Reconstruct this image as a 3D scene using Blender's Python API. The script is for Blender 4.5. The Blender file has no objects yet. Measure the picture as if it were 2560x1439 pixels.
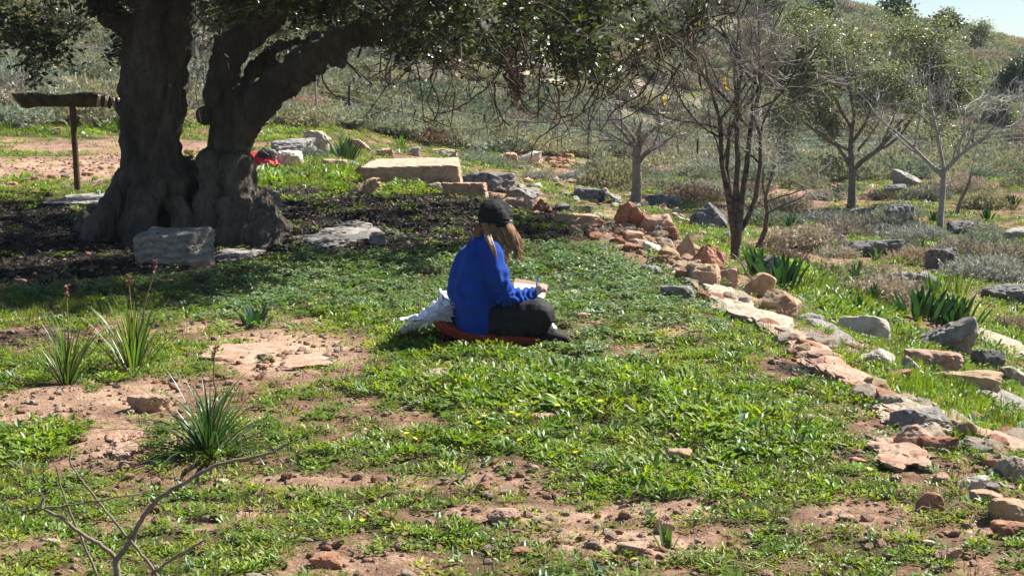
import bpy, bmesh, math, random
import numpy as np
from mathutils import Vector, Matrix, Euler

# ------------------------------------------------------------------ camera, sky, sun, exposure
S = bpy.context.scene
COL = S.collection
FPX = 4400.0                       # focal length in pixels of the 2560 px wide photograph
CAMZ = 1.65
PITCH = math.atan(419.5 / FPX)
cam_data = bpy.data.cameras.new('camera')
cam = bpy.data.objects.new('camera', cam_data); COL.objects.link(cam)
cam.location = (0, 0, CAMZ)
cam.rotation_euler = (math.pi / 2 - PITCH, 0, 0)
cam_data.sensor_width = 36.0
cam_data.lens = 36.0 * FPX / 2560.0
cam_data.clip_start = 0.1
cam_data.clip_end = 3000
S.camera = cam

SUN_EL = 48.0
SUN_AZ = 60.0                      # clockwise from +Y
w = bpy.data.worlds.new("World"); S.world = w; w.use_nodes = True
nt = w.node_tree; nt.nodes.clear()
sky = nt.nodes.new('ShaderNodeTexSky'); sky.sky_type = 'NISHITA'; sky.sun_disc = False
sky.sun_elevation = math.radians(SUN_EL); sky.sun_rotation = math.radians(SUN_AZ)
sky.air_density = 1.0; sky.dust_density = 0.25; sky.ozone_density = 3.0
bg = nt.nodes.new('ShaderNodeBackground'); bg.inputs['Strength'].default_value = 0.05
wo = nt.nodes.new('ShaderNodeOutputWorld')
nt.links.new(sky.outputs[0], bg.inputs[0]); nt.links.new(bg.outputs[0], wo.inputs[0])
sl = bpy.data.lights.new('sun', 'SUN'); sl.energy = 5.0; sl.angle = math.radians(0.53); sl.color = (1.0, 0.95, 0.86)
sun = bpy.data.objects.new('sun', sl); COL.objects.link(sun)
ce = math.cos(math.radians(SUN_EL))
sun_dir = Vector((ce * math.sin(math.radians(SUN_AZ)), ce * math.cos(math.radians(SUN_AZ)), math.sin(math.radians(SUN_EL))))
sun.rotation_euler = sun_dir.to_track_quat('Z', 'Y').to_euler()
sun.location = (20, 10, 20)
S.view_settings.view_transform = 'Standard'
S.view_settings.look = 'None'
S.view_settings.exposure = 1.38
S.view_settings.gamma = 1.0
S.view_settings.use_curve_mapping = False

# ------------------------------------------------------------------ numpy noise
def _hash(ix, iy, iz, seed):
    h = (ix.astype(np.int64) * 374761393 + iy.astype(np.int64) * 668265263 + iz.astype(np.int64) * 2147483647 + seed * 1274126177) & 0xFFFFFFFF
    h = ((h ^ (h >> 13)) * 1274126177) & 0xFFFFFFFF
    h = (h ^ (h >> 16)) & 0xFFFFFFFF
    return h.astype(np.float64) / 4294967295.0
def vnoise(p, seed=0):
    p = np.asarray(p, float)
    i = np.floor(p); f = p - i; f = f * f * (3 - 2 * f)
    ix, iy, iz = i[..., 0], i[..., 1], i[..., 2]
    fx, fy, fz = f[..., 0], f[..., 1], f[..., 2]
    r = 0
    for dx in (0, 1):
        for dy in (0, 1):
            for dz in (0, 1):
                wgt = (fx if dx else 1 - fx) * (fy if dy else 1 - fy) * (fz if dz else 1 - fz)
                r = r + wgt * _hash(ix + dx, iy + dy, iz + dz, seed)
    return r * 2 - 1
def fbm(p, seed=0, octs=4, gain=0.5):
    p = np.asarray(p, float); a = 1; s = 0; n = 0
    for k in range(octs):
        s = s + a * vnoise(p * (2.03 ** k) + k * 17.3, seed + k); n += a; a *= gain
    return s / n
def n2(x, y, sc, seed=0, octs=3):
    x = np.asarray(x, float); y = np.asarray(y, float)
    return fbm(np.stack([x / sc, y / sc, np.zeros_like(x)], -1), seed, octs)

# ------------------------------------------------------------------ terrain height
def sstep(a, b, v):
    t = np.clip((v - a) / (b - a), 0, 1); return t * t * (3 - 2 * t)
def splus(v, k=1.0):
    return k * np.log1p(np.exp(np.clip(v / k, -40, 40)))
def edge_x(y):
    return np.interp(y, [0, 5, 7.3, 8.6, 10.3, 12.9, 18, 22.4, 26, 32, 45, 55, 70],
                        [2.6, 2.35, 2.12, 1.8, 1.6, 1.38, 1.06, -.4, -2, -4, -4.5, -3.5, -3])
def foot_y(x):
    return np.interp(x, [-40, -12, -5, -1, 6, 18, 60], [30, 40, 47, 54, 62, 70, 90])
def Hs(x, y):
    """smooth height of the land"""
    x = np.asarray(x, float); y = np.asarray(y, float)
    T = 0.035 * (45 - splus(45 - y, 2.0))
    u = x - edge_x(y)
    drop = 1.6 * (1 - np.exp(-splus(u - 0.15, 0.25) / 4.0))
    s = y - foot_y(x)
    rise = 0.34 * splus(s, 3.0)
    R = np.interp(x, [-60, 3, 10, 17.5, 22, 29, 36, 60, 120], [30, 24, 19, 13.6, 10.8, 7.9, 6.1, 3.4, 2])
    hill = R * (1 - np.exp(-rise / R * 1.1))
    fall = 0.16 * splus(s - 62, 7.0)
    z = T - drop + hill - fall
    near = sstep(60, 20, y)
    z = z + 0.05 * n2(x, y, 2.2, 3) * near + 0.35 * n2(x, y, 11, 5) * sstep(45, 75, y)
    return np.maximum(z, -12)
def Hf(x, y):
    """height with clods and small relief"""
    z = Hs(x, y)
    k = sstep(40, 12, np.abs(np.asarray(y, float)))
    return z + k * (0.022 * n2(x, y, 0.35, 11) + 0.012 * n2(x, y, 0.09, 12, 2))
def H(x, y): return float(Hf(np.array([x]), np.array([y]))[0])

def ray(px, py):
    v = Vector(((px - 1280.0) / FPX, 1.0, -(py - 719.5) / FPX))
    v.rotate(Euler((-PITCH, 0, 0)))
    return v
def P(px, py, d):
    """the point at depth d (metres along +Y) seen at a pixel of the 2560x1439 photograph"""
    v = ray(px, py); return Vector((v.x / v.y * d, d, CAMZ + v.z / v.y * d))
def at(px, py):
    """the ground point seen at a pixel"""
    v = ray(px, py); ys = np.concatenate([np.arange(3.0, 30, 0.02), np.arange(30, 200, 0.2)])
    xs = v.x / v.y * ys; zs = CAMZ + v.z / v.y * ys
    b = np.nonzero(zs < Hs(xs, ys))[0]
    k = b[0] if len(b) else len(ys) - 1
    return Vector((xs[k], ys[k], H(xs[k], ys[k])))
# ------------------------------------------------------------------ object helpers
def tag(o, label=None, cat=None, group=None, kind=None):
    if label: o['label'] = label
    if cat: o['category'] = cat
    if group: o['group'] = group
    if kind: o['kind'] = kind
    return o
def empty(name, loc=(0, 0, 0), label=None, cat=None, group=None):
    o = bpy.data.objects.new(name, None); COL.objects.link(o); o.location = loc
    o.empty_display_size = 0.1
    return tag(o, label, cat, group)
def mesh_np(name, V, F, mats=None, smooth=True, mi=None):
    V = np.asarray(V, np.float32).reshape(-1, 3)
    me = bpy.data.meshes.new(name)
    if not isinstance(F, (list, tuple)) or (len(F) and isinstance(F, np.ndarray)): F = [F]
    Fs = [np.asarray(f, np.int32) for f in F if len(f)]
    tot = sum(f.size for f in Fs); nf = sum(len(f) for f in Fs)
    me.vertices.add(len(V)); me.vertices.foreach_set('co', V.ravel())
    me.loops.add(tot); me.polygons.add(nf)
    me.loops.foreach_set('vertex_index', np.concatenate([f.ravel() for f in Fs]))
    lt = np.concatenate([np.full(len(f), f.shape[1], np.int32) for f in Fs])
    ls = np.concatenate([[0], np.cumsum(lt)[:-1]]).astype(np.int32)
    me.polygons.foreach_set('loop_start', ls)
    me.polygons.foreach_set('loop_total', lt)
    me.polygons.foreach_set('use_smooth', np.full(nf, smooth))
    if mi is not None: me.polygons.foreach_set('material_index', np.asarray(mi, np.int32))
    me.update(calc_edges=True)
    if mats is not None:
        for m in (mats if isinstance(mats, (list, tuple)) else [mats]): me.materials.append(m)
    return me
def link(name, me, parent=None, loc=None):
    o = bpy.data.objects.new(name, me); COL.objects.link(o)
    if parent is not None: o.parent = parent
    if loc is not None: o.location = loc
    return o
def copy_tree(o, parent=None):
    c = o.copy(); COL.objects.link(c)
    if parent is not None: c.parent = parent
    for ch in list(o.children): copy_tree(ch, c)
    return c

def rotmats(rng, n, tilt=math.pi, az=None):
    """random rotations: spin about z, tilt away from vertical by up to tilt, turn"""
    a = rng.uniform(0, 2 * np.pi, n); t = rng.uniform(0, tilt, n) if np.isscalar(tilt) else tilt
    b = rng.uniform(0, 2 * np.pi, n) if az is None else az
    def Rz(q):
        c, s = np.cos(q), np.sin(q); M = np.zeros((n, 3, 3)); M[:, 0, 0] = c; M[:, 0, 1] = -s; M[:, 1, 0] = s; M[:, 1, 1] = c; M[:, 2, 2] = 1; return M
    def Ry(q):
        c, s = np.cos(q), np.sin(q); M = np.zeros((n, 3, 3)); M[:, 0, 0] = c; M[:, 0, 2] = s; M[:, 2, 0] = -s; M[:, 2, 2] = c; M[:, 1, 1] = 1; return M
    return Rz(b) @ Ry(t) @ Rz(a)
def scatter_tpl(tv, tf, pos, R, sc):
    """many copies of a small template as one vertex/face set"""
    tv = np.asarray(tv, float); tf = np.asarray(tf, int); n = len(pos)
    sc = np.asarray(sc, float)
    if sc.ndim == 1: sc = sc[:, None]
    V = np.einsum('nij,kj->nki', R, tv) * (sc[:, None, :] if sc.shape[1] == 3 else sc[:, :, None]) + np.asarray(pos)[:, None, :]
    F = tf[None] + (np.arange(n) * len(tv))[:, None, None]
    return V.reshape(-1, 3), F.reshape(-1, tf.shape[1])
# an oval leaf lying along +X, folded a little on its midrib; root at the origin, length 1
def leaf_tpl(wd=0.5, fold=0.12, curl=-0.12):
    w_ = wd / 2
    v = [(0, 0, 0), (.3, w_ * .9, fold * wd), (.7, w_ * .85, fold * wd + curl * .5), (1, 0, curl), (.7, -w_ * .85, fold * wd + curl * .5), (.3, -w_ * .9, fold * wd)]
    return np.array(v), np.array([(0, 3, 2, 1), (0, 5, 4, 3)])
def tubes(polys, sides=5):
    """polys: list of (points (k,3), radii (k)) -> verts, quads"""
    Vs, Fs, o = [], [], 0
    ang = np.arange(sides) / sides * 2 * np.pi; ca, sa = np.cos(ang), np.sin(ang)
    for pts, rad in polys:
        pts = np.asarray(pts, float); rad = np.asarray(rad, float); k = len(pts)
        t = np.gradient(pts, axis=0); t /= np.linalg.norm(t, axis=1)[:, None] + 1e-9
        up = np.where(np.abs(t[:, 2:3]) > 0.9, np.array([[1., 0, 0]]), np.array([[0, 0, 1.]]))
        a = np.cross(t, up); a /= np.linalg.norm(a, axis=1)[:, None] + 1e-9
        for i in range(1, k):
            if np.dot(a[i], a[i - 1]) < 0: a[i] = -a[i]
        b = np.cross(t, a)
        V = pts[:, None] + rad[:, None, None] * (a[:, None] * ca[None, :, None] + b[:, None] * sa[None, :, None])
        Vs.append(V.reshape(-1, 3))
        i = np.arange(k - 1)[:, None] * sides; j = np.arange(sides)[None]; j2 = (j + 1) % sides
        F = np.stack([i + j, i + j2, i + sides + j2, i + sides + j], -1).reshape(-1, 4) + o
        Fs.append(F); o += k * sides
    return np.concatenate(Vs), np.concatenate(Fs)
def wander(rng, p0, p1, n=6, amp=0.08, r0=.01, r1=.003, sag=0.0):
    p0 = np.array(p0, float); p1 = np.array(p1, float); L = np.linalg.norm(p1 - p0)
    t = np.linspace(0, 1, n)[:, None]; off = rng.normal(0, amp * L, (n, 3)) * np.sin(np.pi * t)
    off[:, 2] += sag * L * np.sin(np.pi * t[:, 0])
    return p0 + (p1 - p0) * t + off, np.linspace(r0, r1, n)

# ------------------------------------------------------------------ materials
class NT:
    def __init__(s, name):
        s.m = bpy.data.materials.new(name); s.m.use_nodes = True; s.t = s.m.node_tree; s.t.nodes.clear()
        s.out = s.n('ShaderNodeOutputMaterial')
    def n(s, ty, **kw):
        nd = s.t.nodes.new(ty)
        for k, v in kw.items(): setattr(nd, k, v)
        return nd
    def l(s, a, b): s.t.links.new(a, b)
    def coord(s, kind='Object'): return s.n('ShaderNodeTexCoord').outputs[kind]
    def noise(s, vec, sc, det=4, rough=.55, dist=0.0):
        nd = s.n('ShaderNodeTexNoise'); nd.inputs['Scale'].default_value = sc; nd.inputs['Detail'].default_value = det
        nd.inputs['Roughness'].default_value = rough; nd.inputs['Distortion'].default_value = dist
        if vec is not None: s.l(vec, nd.inputs['Vector'])
        return nd.outputs['Fac']
    def ramp(s, fac, stops):
        nd = s.n('ShaderNodeValToRGB'); cr = nd.color_ramp
        while len(cr.elements) > 1: cr.elements.remove(cr.elements[-1])
        for i, (p, c) in enumerate(stops):
            e = cr.elements[0] if i == 0 else cr.elements.new(p)
            e.position = p; e.color = (c[0], c[1], c[2], 1) if hasattr(c, '__len__') else (c, c, c, 1)
        s.l(fac, nd.inputs[0]); return nd.outputs[0]
    def mix(s, fac, a, b, mode='MIX'):
        nd = s.n('ShaderNodeMix', data_type='RGBA', blend_type=mode)
        for sock, v in ((nd.inputs[0], fac), (nd.inputs[6], a), (nd.inputs[7], b)):
            if hasattr(v, 'node') or isinstance(v, bpy.types.NodeSocket): s.l(v, sock)
            elif hasattr(v, '__len__'): sock.default_value = (v[0], v[1], v[2], 1)
            else: sock.default_value = v if sock.type == 'VALUE' else (v, v, v, 1)
        return nd.outputs[2]
    def math(s, op, a, b=0.0):
        nd = s.n('ShaderNodeMath', operation=op)
        for sock, v in ((nd.inputs[0], a), (nd.inputs[1], b)):
            if isinstance(v, bpy.types.NodeSocket): s.l(v, sock)
            else: sock.default_value = v
        return nd.outputs[0]
    def bump(s, h, strength, dist, prev=None):
        nd = s.n('ShaderNodeBump'); nd.inputs['Strength'].default_value = strength; nd.inputs['Distance'].default_value = dist
        s.l(h, nd.inputs['Height'])
        if prev is not None: s.l(prev, nd.inputs['Normal'])
        return nd.outputs[0]
    def pbsdf(s, col, rough=.8, spec=.3, normal=None):
        p = s.n('ShaderNodeBsdfPrincipled')
        if isinstance(col, bpy.types.NodeSocket): s.l(col, p.inputs['Base Color'])
        else: p.inputs['Base Color'].default_value = (*col, 1)
        if isinstance(rough, bpy.types.NodeSocket): s.l(rough, p.inputs['Roughness'])
        else: p.inputs['Roughness'].default_value = rough
        p.inputs['Specular IOR Level'].default_value = spec
        if normal is not None: s.l(normal, p.inputs['Normal'])
        return p
    def done(s, shader):
        s.l(shader.outputs[0] if hasattr(shader, 'outputs') else shader, s.out.inputs[0]); return s.m

def leaf_mat(name, c1, c2, rough=.5, spec=.4, trans=.35, tcol=None, sc=9.0, obj_rand=True, yellow=None):
    m = NT(name)
    geo = m.n('ShaderNodeNewGeometry')
    rnd = geo.outputs['Random Per Island']
    if obj_rand:
        oi = m.n('ShaderNodeObjectInfo').outputs['Random']
        rnd = m.math('FRACT', m.math('ADD', rnd, oi))
    stops = [(0.0, c1), (0.85 if yellow else 1.0, c2)]
    if yellow: stops += [(0.93, c2), (0.96, yellow)]
    col = m.ramp(rnd, stops)
    if obj_rand:
        w2 = m.math('FRACT', m.math('MULTIPLY', oi, 7.31)); w3 = m.math('FRACT', m.math('MULTIPLY', oi, 13.7))
        col = m.mix(1.0, col, m.ramp(w2, [(0.0, (.62, .68, .62)), (.5, (1, 1, 1)), (1.0, (1.28, 1.2, 1.15))]), 'MULTIPLY')
        col = m.mix(1.0, col, m.ramp(w3, [(0.0, (1.15, .98, .85)), (.6, (1, 1, 1)), (1.0, (.88, 1, 1.12))]), 'MULTIPLY')
    p = m.pbsdf(col, rough, spec)
    t = m.n('ShaderNodeBsdfTranslucent')
    tc = m.mix(1.0, col, tcol or (1.3, 1.5, .6), 'MULTIPLY')
    m.l(tc, t.inputs[0])
    mx = m.n('ShaderNodeMixShader'); mx.inputs[0].default_value = trans
    m.l(p.outputs[0], mx.inputs[1]); m.l(t.outputs[0], mx.inputs[2])
    return m.done(mx)
def plain(name, col, rough=.8, spec=.3, var=.25, sc=12., bump=.3, bd=.01):
    m = NT(name); c = m.coord()
    f = m.noise(c, sc, 5)
    k = m.ramp(f, [(.3, tuple(v * (1 - var) for v in col)), (.7, tuple(min(1, v * (1 + var)) for v in col))])
    return m.done(m.pbsdf(k, rough, spec, m.bump(m.noise(c, sc * 3, 5), bump, bd)))

def rock_mat(name, a, b, c, dark=(.05, .045, .04), pit=.5, lich=.4, streak=0.0):
    m = NT(name); co = m.coord()
    oi = m.n('ShaderNodeObjectInfo')
    add = m.n('ShaderNodeVectorMath', operation='ADD'); m.l(co, add.inputs[0])
    cmb = m.n('ShaderNodeCombineXYZ'); 
    m.l(m.math('MULTIPLY', oi.outputs['Random'], 37.0), cmb.inputs[0]); m.l(m.math('MULTIPLY', oi.outputs['Random'], 91.0), cmb.inputs[1])
    m.l(cmb.outputs[0], add.inputs[1]); v = add.outputs[0]
    n1 = m.noise(v, 5.5, 6, .65, .8); nb = m.noise(v, 19, 8, .75); nf = m.noise(v, 85, 5, .75)
    col = m.ramp(n1, [(.32, a), (.5, b), (.68, c)])
    col = m.mix(m.ramp(nb, [(.35, 0.0), (.65, 1.0)]), col, m.mix(1.0, col, (1.45, 1.4, 1.32), 'MULTIPLY'))
    if streak:
        wv = m.n('ShaderNodeTexWave', bands_direction='Z'); wv.inputs['Scale'].default_value = 5; wv.inputs['Distortion'].default_value = 7; wv.inputs['Detail'].default_value = 4
        m.l(v, wv.inputs['Vector'])
        col = m.mix(m.math('MULTIPLY', wv.outputs['Fac'], streak), col, tuple(x * .45 for x in b))
    # dark lichen and weathering blotches
    nl = m.noise(v, 10, 9, .78, .5)
    col = m.mix(m.math('MULTIPLY', m.ramp(nl, [(.50, 0.0), (.60, 1.0)]), min(1, lich * 1.2)), col, dark)
    nl2 = m.noise(v, 42, 6, .75, .3)
    col = m.mix(m.math('MULTIPLY', m.ramp(nl2, [(.56, 0.0), (.66, 1.0)]), lich * .8), col, dark)
    vo = m.n('ShaderNodeTexVoronoi'); vo.inputs['Scale'].default_value = 22; m.l(v, vo.inputs['Vector'])
    pits = m.ramp(vo.outputs['Distance'], [(.05, 0.0), (.22, 1.0)])
    pm = m.ramp(m.noise(v, 4, 3), [(.5, 0.0), (.6, 1.0)])
    col = m.mix(m.math('MULTIPLY', m.math('MULTIPLY', m.math('SUBTRACT', 1.0, pits), pm), pit), col, dark)
    bp = m.bump(nb, .9, .035); bp = m.bump(nf, .8, .01, bp)
    bp = m.bump(nl2, .5, .012, bp)
    return m.done(m.pbsdf(col, .88, .25, bp))

M = {}
M['pale'] = rock_mat('pale_limestone', (.36, .29, .22), (.47, .40, .32), (.42, .30, .22), (.10, .085, .07), .5, .45)
M['pink'] = rock_mat('pink_limestone', (.40, .20, .12), (.48, .33, .25), (.40, .27, .21), (.14, .07, .045), .6, .35)
M['red'] = rock_mat('red_stone', (.32, .14, .08), (.42, .23, .15), (.29, .11, .065), (.10, .04, .03), .5, .45)
M['tan'] = rock_mat('tan_stone', (.40, .28, .17), (.47, .35, .23), (.36, .22, .13), (.12, .08, .05), .4, .35)
M['gray'] = rock_mat('gray_limestone', (.22, .21, .20), (.32, .30, .28), (.26, .24, .22), (.06, .055, .055), .6, .6)
M['dark'] = rock_mat('dark_weathered_stone', (.10, .10, .10), (.19, .185, .18), (.13, .13, .13), (.03, .03, .032), .7, .8)
M['white'] = rock_mat('white_limestone', (.52, .47, .40), (.60, .56, .50), (.46, .36, .27), (.16, .12, .09), .3, .2)
M['slab'] = rock_mat('table_slab_stone', (.42, .29, .21), (.50, .385, .30), (.40, .26, .18), (.12, .08, .05), .3, .35)
M['seat'] = rock_mat('layered_gray_stone', (.30, .27, .23), (.40, .37, .33), (.34, .28, .22), (.10, .09, .08), .3, .5, .5)
# ------------------------------------------------------------------ the ground
# bare places, litter and lush places, as ellipses (x, y, rx, ry, strength) on the ground
def ell(px, py, wx, wy, s):
    a = at(px, py); l = at(px - wx, py); t = at(px, py - wy); b = at(px, py + wy)
    return (a.x, (t.y + b.y) / 2, abs(a.x - l.x), abs(t.y - b.y) / 2, s)
BARE = [ell(680, 885, 260, 50, 1.0), ell(120, 1015, 220, 45, .8), ell(330, 1010, 120, 60, .7), ell(280, 1120, 110, 60, .8), ell(900, 1210, 420, 28, .55),
        ell(2130, 1290, 190, 45, .7), ell(1650, 1270, 160, 26, .7), ell(1300, 1290, 260, 25, .65), ell(60, 1370, 130, 50, .5), ell(500, 1290, 260, 45, .5), ell(900, 1395, 260, 30, .5),
        ell(1550, 1360, 260, 40, .65), ell(1080, 945, 60, 14, .8), ell(1320, 935, 60, 12, .6), ell(1450, 800, 80, 30, .55), ell(1650, 860, 130, 40, .45),
        ell(500, 800, 250, 30, .5), ell(2150, 870, 60, 30, .4), ell(2350, 1330, 160, 40, .5),
        ell(120, 425, 420, 34, 1.0), ell(330, 370, 380, 16, .6), ell(30, 352, 60, 5, .9), ell(1560, 430, 250, 20, .35), ell(1950, 480, 200, 40, .5), ell(2480, 405, 120, 12, .2),
        ell(1300, 500, 120, 30, .7), ell(1720, 620, 140, 70, 1.1), ell(1560, 590, 140, 34, 1.1), ell(1800, 720, 90, 60, .8), ell(1880, 750, 110, 60, .6), ell(2050, 660, 130, 50, .5)]
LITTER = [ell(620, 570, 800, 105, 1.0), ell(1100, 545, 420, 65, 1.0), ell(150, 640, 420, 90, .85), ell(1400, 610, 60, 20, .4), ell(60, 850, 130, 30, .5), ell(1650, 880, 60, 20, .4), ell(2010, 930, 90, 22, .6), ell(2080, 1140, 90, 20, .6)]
LUSH = [ell(1500, 985, 330, 60, 1.0), ell(1850, 1090, 230, 70, 1.0), ell(1700, 1200, 230, 50, .6), ell(1150, 980, 260, 50, .6), ell(60, 1120, 90, 50, .8), ell(1350, 870, 500, 40, .4),
        ell(2330, 1000, 230, 50, .9), ell(2100, 760, 90, 80, .9), ell(1250, 1110, 300, 50, .45), ell(760, 445, 150, 25, .9), ell(900, 490, 260, 22, .5), ell(1150, 700, 520, 85, .8), ell(60, 300, 330, 40, .8), ell(1380, 560, 130, 25, .4), ell(2500, 380, 80, 10, .9), ell(2500, 830, 90, 60, .5)]
def field(x, y, E):
    r = np.zeros_like(np.asarray(x, float))
    wob = 0.5 * n2(x, y, .8, 41, 3)
    for ex, ey, rx, ry, s in E:
        d = ((x - ex) / rx) ** 2 + ((y - ey) / ry) ** 2
        r = np.maximum(r, s * sstep(1.5, .5, np.sqrt(d) + wob * .6))
    return r
def green(x, y):
    x = np.asarray(x, float); y = np.asarray(y, float)
    g = .90 + .75 * n2(x, y, .55, 21, 4) + .35 * n2(x, y, 2.6, 22, 2) + .45 * n2(x, y, .14, 25, 2)
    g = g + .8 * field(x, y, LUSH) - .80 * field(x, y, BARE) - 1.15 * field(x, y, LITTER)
    g = g - .10 * sstep(8, 6, y) - .10 * sstep(20, 26, y) + .2 * sstep(44, 54, y) - .12 * sstep(.4, 1.6, x - edge_x(y)) * sstep(9, 14, y)
    return np.clip(g, 0, 1)

def build_ground():
    ys = [-40, -20, -8, -2, 0.5, 2, 3, 3.8]
    y = 4.4
    while y < 190: ys.append(y); y += max(.035, y * .0068)
    ys += list(np.geomspace(195, 1500, 14)); ys = np.array(ys)
    tc = np.linspace(-.34, .34, 300); te = np.array([.4, .5, .7, 1, 1.5, 2.5, 4, 7])
    ts = np.concatenate([-te[::-1], tc, te])
    W = np.maximum(ys, 4.0)
    X = ts[None] * W[:, None]; Y = np.repeat(ys[:, None], len(ts), 1)
    Z = Hf(X, Y)
    n, m = X.shape
    i = np.arange(n - 1)[:, None] * m + np.arange(m - 1)[None]
    F = np.stack([i, i + 1, i + m + 1, i + m], -1).reshape(-1, 4)
    me = mesh_np('ground', np.stack([X, Y, Z], -1), F)
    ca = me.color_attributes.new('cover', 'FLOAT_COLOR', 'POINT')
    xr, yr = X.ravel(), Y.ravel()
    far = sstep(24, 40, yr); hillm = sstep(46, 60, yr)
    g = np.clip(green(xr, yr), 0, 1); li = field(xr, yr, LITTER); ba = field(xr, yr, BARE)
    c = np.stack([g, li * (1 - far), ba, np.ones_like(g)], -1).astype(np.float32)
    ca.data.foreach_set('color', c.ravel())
    m_ = NT('soil'); co = m_.coord('Object')
    att = m_.n('ShaderNodeVertexColor', layer_name='cover'); sep = m_.n('ShaderNodeSeparateColor'); m_.l(att.outputs[0], sep.inputs[0])
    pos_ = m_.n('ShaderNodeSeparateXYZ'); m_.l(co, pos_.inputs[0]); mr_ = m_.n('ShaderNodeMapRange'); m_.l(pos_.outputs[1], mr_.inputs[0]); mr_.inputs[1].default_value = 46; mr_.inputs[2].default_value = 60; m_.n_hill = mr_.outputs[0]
    nb = m_.noise(co, 1.3, 6, .6); nm = m_.noise(co, 9, 6, .65); nf = m_.noise(co, 60, 4, .7)
    soil = m_.ramp(nm, [(.3, (.10, .05, .03)), (.48, (.20, .115, .075)), (.56, (.30, .18, .12)), (.68, (.42, .28, .20))])
    soil = m_.mix(m_.ramp(nf, [(.4, 0.0), (.62, 1.0)]), soil, m_.mix(1.0, soil, (.62, .58, .55), 'MULTIPLY'))
    vo = m_.n('ShaderNodeTexVoronoi'); vo.inputs['Scale'].default_value = 42; m_.l(co, vo.inputs['Vector'])
    peb = m_.ramp(vo.outputs['Distance'], [(.16, 1.0), (.3, 0.0)])
    soil = m_.mix(m_.math('MULTIPLY', peb, .6), soil, m_.ramp(m_.noise(co, 23, 2), [(.4, (.34, .18, .11)), (.6, (.50, .38, .29))]))
    light = m_.ramp(nm, [(.35, (.38, .24, .16)), (.65, (.52, .37, .26))])
    soil = m_.mix(m_.math('MULTIPLY', sep.outputs[2], m_.ramp(nb, [(.4, .2), (.6, .9)])), soil, light)
    shaded_underlay = m_.ramp(nf, [(.38, (.018, .022, .009)), (.55, (.04, .055, .014)), (.68, (.08, .12, .025))]); shaded_underlay = m_.mix(m_.math('MULTIPLY', m_.n_hill, .75), shaded_underlay, m_.ramp(nm, [(.35, (.12, .13, .075)), (.6, (.21, .21, .14))]))  # green under the plants, darkened for the shade between their leaves
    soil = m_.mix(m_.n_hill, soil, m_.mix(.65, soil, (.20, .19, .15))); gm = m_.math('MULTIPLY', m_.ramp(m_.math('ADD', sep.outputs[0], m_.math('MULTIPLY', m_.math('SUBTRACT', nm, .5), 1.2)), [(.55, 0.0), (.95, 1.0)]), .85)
    colr = m_.mix(gm, soil, shaded_underlay)
    shaded_litter = m_.ramp(nf, [(.42, (.008, .007, .006)), (.6, (.02, .016, .013)), (.72, (.06, .047, .038))])  # leaf litter, its colour deepened for the shade under the carob
    colr = m_.mix(m_.ramp(sep.outputs[1], [(.25, 0.0), (.6, 1.0)]), colr, shaded_litter)
    bp = m_.bump(nm, .8, .05); bp = m_.bump(nf, .8, .015, bp); bp = m_.bump(peb, .6, .012, bp)
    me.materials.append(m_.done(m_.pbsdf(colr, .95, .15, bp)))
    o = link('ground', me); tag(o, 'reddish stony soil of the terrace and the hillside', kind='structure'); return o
build_ground()

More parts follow.
